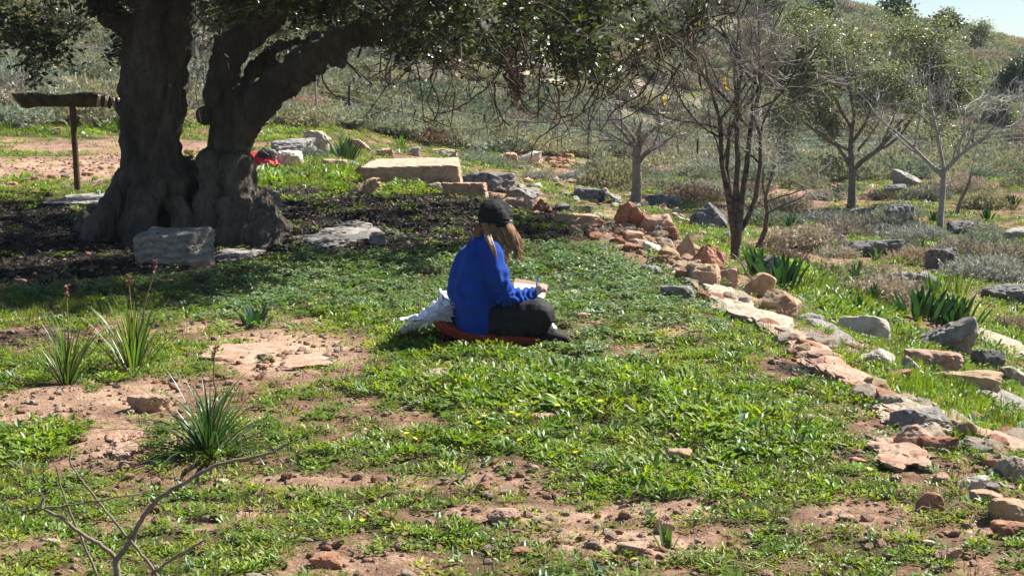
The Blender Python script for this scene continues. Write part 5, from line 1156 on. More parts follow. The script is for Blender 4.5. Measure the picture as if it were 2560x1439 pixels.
# writing hand: palm, thumb and four bent fingers
w0 = (1333, 731, -.06)
def hand(cx, cy, dd, s=1.0):
    c = []
    c.append([Q(cx - 8, cy + 6, 8 * s, dd), Q(cx + 3, cy - 3, 10 * s, dd - .004), Q(cx + 11, cy - 9, 9.5 * s, dd - .006)])
    c.append([Q(cx + 4, cy + 2, 8 * s, dd - .012), Q(cx + 13, cy - 4, 7.5 * s, dd - .014)])
    for i, (dx, dy, l) in enumerate([(-1, -1.5, 1.0), (1.5, 1.5, 1.05), (3.5, 5, .98), (4, 9, .8)]):
        x, y = cx + 12 + dx, cy - 11 + dy
        c.append([Q(x, y, 4.2 * s, dd + .012 - i * .012), Q(x + 8 * l, y - 5 * l, 3.9 * s, dd + .012 - i * .011), Q(x + 11 * l, y - .5, 3.5 * s, dd + .016 - i * .009), Q(x + 6 * l, y + 3.5, 3.1 * s, dd + .02 - i * .008)])
    c.append([Q(cx + 1, cy - 6, 5 * s, dd + .012), Q(cx + 8, cy - 16, 4.4 * s, dd + .026), Q(cx + 16, cy - 19, 3.6 * s, dd + .024)])
    return c
body += hand(1339, 729, -.055)
body += hand(1306, 733, .2)
prt('body', body, M['skin'], .0042, 3)
# fleece jacket
jk = [[Q(1186, 800, 60, .02), Q(1182, 770, 62, .02), Q(1180, 720, 60, .02), Q(1188, 665, 56, .02), Q(1203, 628, 42, .01), Q(1214, 602, 26, 0)],
      [Q(1192, 800, 54, -.09), Q(1190, 760, 54, -.09), Q(1190, 710, 52, -.09), Q(1200, 660, 46, -.08)],
      [Q(1176, 790, 50, .13), Q(1172, 740, 48, .13), Q(1174, 690, 46, .13), Q(1180, 650, 38, .12)],
      [Q(1178, 644, 36, .13), Q(1200, 622, 34, .03), Q(1228, 636, 34, -.11)],
      [Q(1226, 640, 34, -.12), Q(1244, 690, 33, -.16), Q(1262, 736, 28, -.17), Q(1272, 744, 25, -.16)],
      [Q(1262, 738, 26, -.17), Q(1300, 744, 22, -.12), Q(1332, 735, 17, -.065)],
      [Q(1180, 648, 34, .14), Q(1215, 735, 27, .25), Q(1235, 745, 25, .25), Q(1296, 738, 17, .2)],
      [Q(1208, 608, 25, 0), Q(1220, 590, 23, .01)], [Q(1205, 780, 48, -.08), Q(1232, 765, 40, -.06)], [Q(1180, 806, 50, 0), Q(1196, 806, 48, -.06)]]
def jdisp(co, no):
    l = co - np.array(pbase)
    # folds: forearm rings, side creases towards the elbow, soft waist folds
    fx = l[:, 0]; fz = l[:, 2]
    fore = np.exp(-((fx - .17) / .075) ** 2) * (co[:, 1] < PD + .05) * (fz < .33)
    ring = np.sin((fx * 1.0 + fz * .35) * 170 + 4.0 * fbm(co * 14, 81, 2)) * .0065 * fore
    el = np.array(Q(1262, 736, 1, -.2)[:3]); d = co - el; ang = np.arctan2(d[:, 2], d[:, 0]); rr = np.hypot(d[:, 0], d[:, 2])
    rad_ = np.sin(ang * 11 + 2 * fbm(co * 9, 82, 2)) * np.exp(-((rr - .10) / .12) ** 2) * .005
    cr = fbm(np.stack([l[:, 0] * 5 - l[:, 2] * 4, l[:, 1] * 5, l[:, 2] * 7 + l[:, 0] * 5], -1), 84, 3); soft = fbm(co * np.array([5, 5, 9]), 83, 3) * .018 + (1 - np.abs(cr) * 5) * .005
    hem = np.where(fz < .13, np.sin(fx * 60) * .004 * np.clip((.13 - fz) / .08, 0, 1), 0)
    return co + no * (ring + rad_ + soft + hem)[:, None]
prt('jacket', jk, M['fleece'], .0075, 22, jdisp)
V, F = tubes([(np.array([Q(1207 + 26 * math.cos(a), 598 - 5 * math.sin(a) + 0.28 * 26 * math.cos(a), 1, .055 * math.sin(a))[:3] for a in np.linspace(0, 6.283, 28)]) - np.array(pbase), np.full(28, .014))], 8)
link('collar', mesh_np('collar', V, F, M['fleece']), person)
# trousers
tr_ = [[Q(1184, 800, 54, .08), Q(1204, 802, 54, -.06), Q(1240, 800, 50, -.1)], [Q(1215, 798, 48, -.08), Q(1280, 792, 42, -.13), Q(1344, 786, 39, -.17), Q(1353, 788, 38, -.17)],
       [Q(1348, 790, 38, -.17), Q(1330, 815, 32, -.08), Q(1295, 830, 26, .08)], [Q(1190, 790, 48, .12), Q(1260, 775, 40, .25), Q(1325, 768, 36, .36)],
       [Q(1325, 772, 32, .36), Q(1350, 805, 26, .1), Q(1368, 834, 19, -.14)], [Q(1240, 812, 36, -.12), Q(1300, 812, 34, -.16), Q(1335, 808, 34, -.16)]]
prt('trousers', tr_, M['black'], .0075, 5, lambda co, no: co + no * (fbm(co * 7, 91, 3) * .010 + (1 - np.abs(fbm(co * np.array([16, 9, 9]), 92, 2)) * 5) * .0035)[:, None])
# shoes
def shoe(name, a, b, dd, flip=1):
    r = prt(name, [[Q(a[0], a[1], 20, dd), Q((a[0] + b[0]) / 2, (a[1] + b[1]) / 2, 18, dd - .01), Q(b[0], b[1], 14, dd - .02)], [Q(a[0] - 4, a[1] - 12, 15, dd + .02), Q(a[0] + 10, a[1] - 8, 15, dd)], [Q(a[0] - 8, a[1] + 4, 17, dd), Q(b[0] + 6, b[1] + 5, 12, dd - .02)]], M['black'], .005, 3)
    return r
s1 = shoe('shoe', (1372, 842), (1412, 850), -.17)
q = np.array([Q(1358 + 70 * t, 826 + 30 * t ** 1.4 + 3 * math.sin(t * 9), 1, -.10 - .03 * t)[:3] for t in np.linspace(0, 1, 14)]) - np.array(pbase)
M['sole'] = plain('white_rubber', (.55, .54, .52), .6, .4, .1, 30)
V, F = tubes([(q, np.full(14, .0065))], 8); link('sole', mesh_np('sole', V, F, M['sole']), s1)
shoe('shoe', (1290, 832), (1262, 838), .12)
q = np.array([Q(1352 + 5 * math.cos(a), 845, 1, -.17)[:3] for a in np.linspace(0, 3, 5)]) - np.array(pbase)
# beanie
def hat_disp(co, no):
    l = co - np.array(P(1240, 545, PD)); 
    fold = np.sin(l[:, 2] * 260 + 1.5 * l[:, 0] * 20 + 2 * fbm(co * 14, 61, 2)) * .003 * np.clip((.03 - l[:, 2]) / .05, 0, 1)
    return co + no * (fold + fbm(co * 15, 62, 3) * .010 + (1 - np.abs(fbm(co * 9, 63, 2)) * 3) * .004)[:, None]
hat = [[Q(1232, 536, 37, 0), Q(1240, 532, 35, .02), Q(1246, 540, 37, .03)], [Q(1233, 527, 28, 0), Q(1243, 524, 27, .02), Q(1251, 529, 27, .03)], [Q(1222, 546, 26, -.02), Q(1228, 552, 27, 0)], [Q(1256, 548, 27, .03), Q(1252, 552, 28, .03)], [Q(1228, 548, 28, .05), Q(1250, 550, 27, -.04)], [Q(1232, 551, 30, -.02), Q(1246, 551, 30, .0)]]
hm = prt('beanie', hat, M['knit'], .004, 4, hat_disp)
bm_ = bmesh.new(); bm_.from_mesh(hm.data)
zc = P(1240, 566, PD).z - pbase.z; pn = Vector((-.05, 0, 1)).normalized()
bmesh.ops.bisect_plane(bm_, geom=bm_.verts[:] + bm_.edges[:] + bm_.faces[:], plane_co=(P(1240, 567, PD).x - pbase.x, 0, zc), plane_no=-pn, clear_outer=True)
bm_.to_mesh(hm.data); bm_.free()
q = np.array([Q(1240 + 40 * math.cos(a), 560 - 1.5 * math.cos(a), 1, .01 + .088 * math.sin(a))[:3] for a in np.linspace(0, 6.283, 40)]) - np.array(pbase)
V, F = tubes([(q, np.full(40, .0145))], 10); V += fbm(V * 25, 7, 2)[:, None] * .004; link('hat_brim', mesh_np('hat_brim', V, F, M['knit']), hm)
# hair: many fine locks from under the beanie
hr = NT('blond_brown_hair'); rn = hr.n('ShaderNodeNewGeometry').outputs['Random Per Island']
hc = hr.ramp(rn, [(0, (.07, .035, .018)), (.35, (.30, .16, .075)), (.8, (.50, .32, .17)), (1, (.64, .45, .26))]); hp = hr.pbsdf(hc, .42, .5)
M['hair'] = hr.done(hp)
rg = np.random.default_rng(77); hl = []
locks = []
for i in range(64):
    f = rg.uniform(0, 1); g = rg.uniform(0, 1)
    if i < 17:     # over the near shoulder, long, blown to the right
        x0 = 1234 + 38 * f; d0 = -.07 + .05 * g; ln = rg.uniform(.55, 1.0)
        pts = [(x0, 558, d0), (x0 + 7 + 8 * f, 585, d0 - .025), (x0 + 12 + 12 * f + rg.normal(0, 4), 558 + 60 * ln, d0 - .02), (x0 + 14 + 10 * f + rg.normal(0, 6), 558 + 82 * ln, d0 - .02), (x0 + 15 + rg.normal(6, 12), 558 + 104 * ln, d0 - .01)]
    elif i < 34:   # windblown wisps far to the right
        x0 = 1256 + 16 * f; d0 = .02 + .04 * g; pts = [(x0, 561, d0), (x0 + 12, 580, d0), (x0 + 24 + 6 * g, 600, d0), (x0 + 30 + 7 * g, 612 + rg.normal(0, 8), d0)]
    elif i < 52:   # back of the head falling on the collar
        x0 = 1206 + 34 * f; d0 = -.085 + .02 * g; pts = [(x0, 558, d0 + .01), (x0 + 4, 578, d0 - .01), (x0 + 8 + rg.normal(0, 3), 594, d0 - .022), (x0 + 14 + rg.normal(0, 5), 606 + rg.normal(0, 8), d0 - .03)]
    elif i < 57:  # the pale strand on the back
        pts = [(1215 + 8 * f, 585, -.12), (1222 + 5 * f, 604, -.165), (1232 + 4 * f, 622, -.185), (1237 + 3 * g, 645 + rg.normal(0, 7), -.195)]
    else:           # left side wisps
        x0 = 1200 + 12 * f; pts = [(x0, 560, -.03 + .06 * g), (x0 - 10, 574, -.04 + .06 * g), (x0 - 16 - 6 * g, 586, -.05 + .07 * g), (x0 - 18 - 6 * g, 598 + rg.normal(0, 5), -.05 + .07 * g)]
    locks.append((pts, 3.6 if i < 34 else 2.4))
for i in range(2600):
    pts, wd_ = locks[rg.integers(0, len(locks))]; ox, oy = rg.normal(0, 1, 2); cut = rg.uniform(.75, 1)
    pts = [(a + ox * wd_ * (1.25 - .55 * k / len(pts)), b, c + oy * .005 * (1.2 - .9 * k / len(pts))) for k, (a, b, c) in enumerate(pts)]
    q = np.array([P(a + rg.normal(0, .8), b + rg.normal(0, .8), PD + c)[:] for a, b, c in pts]); t = np.linspace(0, 1, len(q)); tt = np.linspace(0, 1, 10)
    q = np.stack([np.interp(tt, t, q[:, k]) for k in range(3)], 1)
    for _ in range(3): q[1:-1] = (q[:-2] + 2 * q[1:-1] + q[2:]) / 4
    hl.append((q - np.array(pbase), np.linspace(.0013, .0005, 10)))
V, F = tubes(hl, 3); link('hair', mesh_np('hair', V, F, M['hair']), person)['kind'] = 'stuff'

# clipboard with paper, pen
def quad_board(name, c4, th, mat, parent=None, org=None, label=None, cat=None, off=0.0):
    c = np.array(c4, float); n = np.cross(c[1] - c[0], c[3] - c[0]); n /= np.linalg.norm(n)
    if n[2] < 0: n = -n
    org = c.mean(0) if org is None else np.array(org); t = c - org + n * (off + th); b = c - org + n * off
    V = np.concatenate([t, b]); F = [(0, 1, 2, 3), (7, 6, 5, 4), (0, 4, 5, 1), (1, 5, 6, 2), (2, 6, 7, 3), (3, 7, 4, 0)]
    me = mesh_np(name, V, np.array(F), mat, smooth=False); o = link(name, me, parent, org if parent is None else (0, 0, 0)); return o, org
M['board'] = plain('brown_hardboard', (.30, .19, .13), .7, .3, .12, 30)
M['paper'] = plain('white_paper', (.72, .72, .74), .8, .2, .03, 10, .1, .002)
c4 = [P(1275, 742, PD - .02)[:], P(1362, 746, PD - .08)[:], P(1371, 712, PD + .16)[:], P(1288, 696, PD + .24)[:]]
bo_, og = quad_board('clipboard', c4, .004, M['board']); tag(bo_, 'brown clipboard lying on the lap of the seated person', 'clipboard')
cc = np.array(c4); ctr = cc.mean(0)
p4 = [ctr + (c - ctr) * .93 + np.array([.0, -.012, -.006]) for c in cc]
p4[3] = p4[3] + (cc[0] - cc[3]) * .18; p4[2] = p4[2] + (cc[1] - cc[2]) * .10
pp, og2 = quad_board('paper', p4, .0008, M['paper'], off=.0062); tag(pp, 'white sheet of paper on the brown clipboard', 'paper')
M['bluepen'] = plain('blue_pen', (.05, .25, .75), .35, .5, .05, 10)
q = np.array([P(1338, 724, PD - .03)[:], P(1343, 706, PD - .04)[:], P(1346, 690, PD - .05)[:]]); qc = q.mean(0)
V, F = tubes([(q - qc, np.array([.003, .0045, .0045]))], 8); tag(link('pen', mesh_np('pen', V, F, M['bluepen']), loc=qc), 'blue pen held in the writing hand', 'pen')
# small white notebook under the crossed legs
c4 = [P(1355, 822, PD - .02)[:], P(1378, 830, PD - .06)[:], P(1392, 822, PD + .1)[:], P(1372, 800, PD + .16)[:]]
nb_, _ = quad_board('folded_paper', c4, .012, M['paper']); tag(nb_, 'small white folded paper peeking out under the bent knee', 'paper')

# red blanket folded under the person
M['rust'] = plain('rust_red_blanket', (.22, .038, .022), .95, .15, .3, 40, .9, .006)
def ribbon_cloth(name, rows, mat, thick, seed, amp=.01, label=None, cat=None, res=(60, 26), loc=None, crumple=0.0):
    """a cloth sheet lofted through rows of 3D points, with wrinkles and thickness"""
    rows = np.array(rows, float); nr, nc = rows.shape[:2]; u = np.linspace(0, nr - 1, res[1]); v = np.linspace(0, nc - 1, res[0])
    i0 = np.clip(u.astype(int), 0, nr - 2); fu = (u - i0)[:, None, None]; fu = fu * fu * (3 - 2 * fu) * .5 + fu * .5; A = rows[i0] * (1 - fu) + rows[i0 + 1] * fu
    j0 = np.clip(v.astype(int), 0, nc - 2); fv = (v - j0)[None, :, None]; fv = fv * fv * (3 - 2 * fv) * .5 + fv * .5; G = A[:, j0] * (1 - fv) + A[:, j0 + 1] * fv
    G[:, :, 2] += fbm(G * np.array([7, 7, 4]) + seed, seed, 3) * amp + (1 - np.abs(fbm(G * np.array([6, 10, 5]) + 9, seed + 3, 2)) * 3) * amp * .5
    if crumple:
        for ax_, sd_ in ((0, 3), (1, 5), (2, 7)): G[:, :, ax_] += ((np.abs(fbm(G * 11 + sd_, seed + sd_, 3)) - .15) * crumple * 2 + fbm(G * 5 + sd_, seed + 11 + sd_, 2) * crumple) * (1.2 if ax_ == 2 else .8)
    org = G.reshape(-1, 3).mean(0) if loc is None else np.array(loc); V = (G - org).reshape(-1, 3); n, m = G.shape[:2]
    i = np.arange(n - 1)[:, None] * m + np.arange(m - 1)[None]; F = np.stack([i, i + 1, i + m + 1, i + m], -1).reshape(-1, 4)
    o = link(name, mesh_np(name, V, F, mat), loc=org)
    sd = o.modifiers.new('thickness', 'SOLIDIFY'); sd.thickness = thick; sd.offset = 0
    return tag(o, label, cat)
def G3(px, py, h=0.0):
    p = at(px, py); return (p.x, p.y, p.z + h)
org_b = np.array(at(1220, 850))
bl = []
def bw(px, py, h, dd): p = P(px, py, PD + dd); return (p.x, p.y, p.z)
# a folded pad: closed loop cross-sections along x
xs1 = np.linspace(1084, 1350, 40); Vb = []; nsb = 18
for i, px in enumerate(xs1):
    t = i / 39; yc = np.interp(px, [1084, 1110, 1150, 1200, 1260, 1350], [797, 812, 828, 838, 841, 840]); hh = np.interp(px, [1084, 1110, 1200, 1320, 1350], [9, 20, 21, 17, 12]) * PD / FPX; dp = np.interp(px, [1084, 1110, 1300, 1350], [.16, .25, .27, .20])
    c = np.array(P(px, yc, PD - .02 + .04 * math.sin(t * 3))); 
    for j in range(nsb):
        a = 2 * math.pi * j / nsb; ca_, sa_ = math.cos(a), math.sin(a)
        rr = (abs(ca_) ** 3 + abs(sa_) ** 3) ** (-1 / 3)
        yy = ca_ * rr * dp; zz = sa_ * rr * hh
        if ca_ < -.5: yy += .012 * math.cos(zz / hh * 7)
        Vb.append((c[0], c[1] + yy + .05 * (1 - t), c[2] + zz))
Vb = np.array(Vb); Vb += fbm(Vb * 16, 31, 3)[:, None] * .012
Fb = [(i * nsb + j, i * nsb + (j + 1) % nsb, (i + 1) * nsb + (j + 1) % nsb, (i + 1) * nsb + j) for i in range(39) for j in range(nsb)]
me = bpy.data.meshes.new('blanket'); bmx = bmesh.new(); vs = [bmx.verts.new(v - org_b) for v in Vb]
for f in Fb: bmx.faces.new([vs[i] for i in f])
bmx.faces.new(vs[:nsb][::-1]); bmx.faces.new(vs[-nsb:]); bmesh.ops.recalc_face_normals(bmx, faces=bmx.faces[:])
for f in bmx.faces: f.smooth = True
bmx.to_mesh(me); bmx.free(); me.materials.append(M['rust'])
tag(link('blanket', me, loc=org_b), 'folded rust-red blanket the person sits on', 'blanket')
# white cloth bag with a fringe, crumpled behind the back
M['white_cloth'] = plain('white_cotton', (.72, .70, .72), .9, .2, .06, 50, .3, .003)
rows = []
for (pts, dd) in [([(998, 826), (1012, 823), (1040, 818), (1070, 812), (1100, 803), (1130, 800)], -.12), ([(1002, 816), (1022, 802), (1050, 800), (1078, 796), (1102, 784), (1132, 780)], -.02), ([(1010, 806), (1024, 793), (1060, 798), (1085, 784), (1110, 772), (1134, 766)], .06),
                  ([(1020, 800), (1040, 790), (1070, 782), (1092, 774), (1108, 762), (1130, 758)], .14), ([(1035, 796), (1060, 786), (1080, 776), (1097, 764), (1104, 724), (1124, 752)], .19), ([(1050, 796), (1070, 786), (1090, 776), (1100, 766), (1110, 732), (1126, 754)], .24)]:
    rows.append([P(a, b, PD + dd)[:] for a, b in pts])
cloth = ribbon_cloth('white_cloth', rows, M['white_cloth'], .006, 15, .034, 'crumpled white cloth bag with a frayed edge lying behind the seated person', 'cloth bag', res=(110, 70), crumple=.035)
rg = np.random.default_rng(9); fr = []
for i in range(420):
    t = rg.uniform(0, 1); px = np.interp(t, [0, .55, 1], [1006, 1092, 1128]); py = np.interp(t, [0, .55, 1], [820, 798, 786]); dd = -.12 - .01 * rg.random()
    a = np.array(P(px, py - rg.uniform(0, 8), PD + dd)); b = a + np.array([rg.normal(0, .012), rg.normal(-.012, .01), -rg.uniform(.005, .035)]); fr.append(wander(rg, a, b, 5, .25, .0013, .0009))
for i in range(240):
    px = rg.uniform(1078, 1128); py = np.interp(px, [1078, 1128], [800, 770]) + rg.normal(0, 6); a = np.array(P(px, py, PD - .13)); b = a + rg.normal(0, .016, 3); fr.append(wander(rg, a, b, 5, .3, .0014, .001))
V, F = tubes(fr, 3); sp_ = []
for pts in [[(1010, 822), (1014, 806), (1022, 794), (1040, 789)], [(1008, 824), (1040, 812), (1068, 800), (1090, 786)], [(1024, 796), (1034, 812), (1036, 822)], [(1060, 792), (1078, 780), (1096, 776), (1126, 764)]]:
    q = np.array([P(a, b, PD - .115 + .02 * k)[:] for k, (a, b) in enumerate(pts)]); t = np.linspace(0, 1, len(q)); tt = np.linspace(0, 1, 16); q = np.stack([np.interp(tt, t, q[:, k]) for k in range(3)], 1)
    for _ in range(2): q[1:-1] = (q[:-2] + 2 * q[1:-1] + q[2:]) / 4
    sp_.append((q - np.array(cloth.location), np.full(16, .006) * (1 + .3 * np.sin(np.arange(16)))))
for pl_ in sp_:
    V2, F2 = tubes([pl_], 8); link('strap', mesh_np('strap', V2, F2, M['white_cloth']), cloth)
link('fringe', mesh_np('fringe', V - np.array(cloth.location), F, M['white_cloth']), cloth)['kind'] = 'stuff'

# red cloth and sneaker behind the carob
M['redcloth'] = plain('bright_red_nylon', (.55, .01, .03), .6, .35, .15, 12, .5, .02)
d1 = at(660, 417).y
rows = [[P(a, b, d1 + dd)[:] for a, b in pts] for pts, dd in [([(620, 414), (650, 412), (675, 412), (702, 414)], -.05), ([(620, 403), (650, 400), (672, 402), (698, 410)], .02), ([(625, 386), (652, 386), (676, 393), (692, 404)], .12), ([(625, 382), (654, 379), (674, 388), (690, 402)], .3)]]
ribbon_cloth('red_cloth', rows, M['redcloth'], .02, 25, .03, 'bright red cloth on the grass beside the right side of the carob trunk', 'cloth', res=(60, 36), crumple=.03)
FOOT.append((at(668, 417).x, d1 - .8, .75, 1.3))
M['shoe_gray'] = plain('gray_rubber_sole', (.20, .19, .17), .8, .3, .15, 20); M['shoe_dark'] = plain('dark_sneaker', (.03, .03, .035), .8, .3, .3, 30)
def Q2(px, py, r, dd=0): d = d1 + .1 + dd; p = P(px, py, d); return (p.x, p.y, p.z, r * d / FPX)
sb = P(680, 400, d1 + .1); sn = empty('sneaker', sb, 'dark sneaker with grey sole standing up behind the red cloth', 'shoe')
me = organic('upper', [[Q2(655, 388, 14), Q2(668, 386, 14), Q2(676, 392, 12)], [Q2(660, 376, 8), Q2(668, 380, 8)]], M['shoe_dark'], .008, 3); me.transform(Matrix.Translation(-sb)); link('upper', me, sn)
me = organic('sole', [[Q2(682, 382, 9, -.02), Q2(684, 392, 8, -.02), Q2(682, 404, 7, -.02)], [Q2(676, 380, 8, -.02), Q2(688, 384, 6, -.02)]], M['shoe_gray'], .008, 3); me.transform(Matrix.Translation(-sb)); link('sole', me, sn)
q = np.array([Q2(652 + 22 * t, 371 + 6 * math.sin(t * 3) + 18 * t * t, 1, -.09)[:3] for t in np.linspace(0, 1, 8)]); V, F = tubes([(q - np.array(sb), np.full(8, .008))], 6); link('lace', mesh_np('lace', V, F, M['shoe_gray']), sn)
# yellow leaf caught in the twigs
M['yellow'] = leaf_mat('bright_yellow', (.75, .55, .02), (.8, .62, .03), .5, .3, .3, (1, 1, .6), obj_rand=False)
for (px, py, d_, s, lb) in [(1815, 215, 21.0, 1.0, 'bright yellow leaf caught high in the twigs of the many-stemmed tree'), (1662, 252, 16.5, .5, 'small yellow leaf at the right end of the carob foliage')]:
    b = P(px, py, d_); n = 5; g = np.random.default_rng(px); V, F = scatter_tpl(tv, tf, g.normal(0, 1, (n, 3)) * np.array([.012, .01, .035]) * s, rotmats(g, n, tilt=g.normal(1.5, .3, n)), np.full(n, .075 * s))
    tag(link('yellow_leaf', mesh_np('yellow_leaf', V, F, M['yellow'], smooth=False), loc=b), lb, 'leaf')
# ------------------------------------------------------------------ ground cover
def clump(seed, n, rad, hgt, lw, ll, mat, kind, stems=True):
    rng = np.random.default_rng(seed); tvv, tff = leaf_tpl(lw, .12, -.1)
    if kind == 'rosette':
        az = rng.uniform(0, 6.28, n); r = rad * np.sqrt(rng.uniform(0, 1, n)); z = hgt * rng.uniform(.15, 1, n) * (1 - .35 * r / rad)
        pos = np.stack([np.cos(az) * r, np.sin(az) * r, z], 1); R = rotmats(rng, n, tilt=np.zeros(n)); 
        # leaves lean outward and up
        t = -rng.uniform(.1, .95, n); a = az + rng.normal(0, .9, n)
        c, s = np.cos(a), np.sin(a); ct, st = np.cos(t), np.sin(t)
        X = np.stack([c * ct, s * ct, -st], 1); Y = np.stack([-s, c, 0 * c], 1); Z = np.cross(X, Y); R = np.stack([X, Y, Z], -1)
        V, F = scatter_tpl(tvv, tff, pos, R, ll * rng.uniform(.6, 1.25, n))
    elif kind == 'clover':
        az = rng.uniform(0, 6.28, n); r = rad * np.sqrt(rng.uniform(0, 1, n)); z = hgt * rng.uniform(.45, 1, n)
        P0 = np.stack([np.cos(az) * r, np.sin(az) * r, z], 1); k = 3
        pos = np.repeat(P0, k, 0); a = np.repeat(rng.uniform(0, 6.28, n), k) + np.tile(np.arange(k) * 2.094, n); t = rng.normal(.05, .25, n * k)
        c, s = np.cos(a), np.sin(a); ct, st = np.cos(t), np.sin(t); X = np.stack([c * ct, s * ct, -st], 1); Y = np.stack([-s, c, 0 * c], 1) ; Z = np.cross(X, Y); R = np.stack([X, Y, Z], -1)
        V, F = scatter_tpl(tvv, tff, pos, R, np.repeat(ll * rng.uniform(.7, 1.2, n), k))
    elif kind == 'grass':
        Vs, Fs, o = [], [], 0
        for i in range(n):
            v, f = blade(rng, hgt * rng.uniform(.5, 1.2), lw, rng.uniform(0, .6), rng.uniform(0, 6.28), rng.uniform(0, 1.0), n=4)
            v = v + np.array([rng.normal(0, rad * .5), rng.normal(0, rad * .5), 0]); Vs.append(v); Fs.append(f + o); o += len(v)
        V, F = np.concatenate(Vs), np.concatenate(Fs)
    elif kind == 'litter':
        pos = np.stack([rng.normal(0, rad * .6, n), rng.normal(0, rad * .6, n), rng.uniform(.002, .012, n)], 1)
        R = rotmats(rng, n, tilt=rng.normal(0, .35, n)); V, F = scatter_tpl(tvv, tff, pos, R, ll * rng.uniform(.6, 1.3, n))
    return mesh_np('clump', V, F, mat, smooth=False)
M['g_yel'] = leaf_mat('yellow_green_weed', (.14, .20, .017), (.25, .31, .035), .5, .35, .38, (1.3, 1.5, .5))
M['g_mid'] = leaf_mat('mid_green_weed', (.085, .165, .018), (.155, .255, .032), .45, .4, .35, (1.3, 1.5, .5))
M['g_clo'] = leaf_mat('gray_green_clover', (.10, .165, .065), (.19, .275, .13), .46, .5, .25, (1.2, 1.4, .7))
M['g_gra'] = leaf_mat('fresh_grass', (.14, .20, .017), (.25, .31, .035), .5, .35, .4, (1.3, 1.5, .5))
M['litter'] = leaf_mat('shade_darkened_leaf_litter', (.010, .008, .006), (.08, .06, .045), .7, .3, .05, obj_rand=True)  # fallen leaves, browns darkened to carry the shade below the crown
M['straw'] = leaf_mat('dry_straw', (.30, .22, .13), (.45, .36, .24), .7, .3, .2, obj_rand=True)
M['dead'] = leaf_mat('dead_brown_stems', (.07, .045, .03), (.20, .13, .08), .8, .2, .1)
PR = [clump(1, 26, .055, .035, .45, .026, M['g_yel'], 'rosette'), clump(2, 30, .06, .045, .5, .028, M['g_yel'], 'rosette'), clump(3, 30, .06, .05, .5, .028, M['g_mid'], 'rosette'), clump(4, 24, .05, .03, .4, .022, M['g_mid'], 'rosette'),
      clump(5, 17, .07, .05, .95, .017, M['g_clo'], 'clover'), clump(6, 17, .075, .06, .95, .018, M['g_clo'], 'clover'), clump(7, 14, .06, .045, .95, .016, M['g_mid'], 'clover'),
      clump(8, 24, .05, .075, .0042, 0, M['g_gra'], 'grass'), clump(9, 26, .06, .10, .0046, 0, M['g_gra'], 'grass'), clump(10, 14, .09, 0, .45, .04, M['litter'], 'litter'), clump(11, 12, .09, 0, .4, .035, M['litter'], 'litter'), clump(12, 7, .09, .07, .003, 0, M['straw'], 'grass'),
      clump(13, 36, .075, .03, .35, .018, M['g_yel'], 'rosette'), clump(14, 9, .05, .03, .38, .05, M['g_clo'], 'rosette'), clump(15, 44, .06, .06, .3, .015, M['g_yel'], 'rosette'),
      clump(16, 18, .05, .02, .6, .02, M['g_mid'], 'rosette'), clump(17, 12, .04, .09, .0028, 0, M['dead'], 'grass')]
rng = np.random.default_rng(101)
def sample(n_per_m2, y0, y1, pad=.9):
    area = 0.5 * ((.315 * y0 + pad) + (.315 * y1 + pad)) * 2 * (y1 - y0); n = int(n_per_m2 * area)
    y = np.sqrt(rng.uniform((y0 + 2.8) ** 2, (y1 + 2.8) ** 2, n)) - 2.8; x = rng.uniform(-1, 1, n) * (.315 * y + pad); return x, y
CLOV = [ell(900, 710, 620, 75, 1.0), ell(1500, 700, 420, 110, 1.0), ell(1450, 890, 160, 40, .6), ell(250, 720, 320, 40, .8), ell(2250, 1090, 140, 40, .5), ell(1100, 640, 500, 60, .7)]
GRAS = [ell(100, 520, 200, 40, 1.0), ell(130, 770, 220, 30, 1.0), ell(2250, 940, 330, 110, .65), ell(2100, 750, 130, 90, .75), ell(2450, 830, 130, 110, .7), ell(150, 290, 500, 60, 1.0), ell(1400, 560, 220, 60, .7), ell(750, 450, 250, 35, .8), ell(2200, 490, 500, 60, .5), ell(2400, 1080, 200, 60, .6)]
pts, idx, scl = [], [], []
pbx = (1080 - 1280) * 10.2 / FPX, (1425 - 1280) * 10.2 / FPX
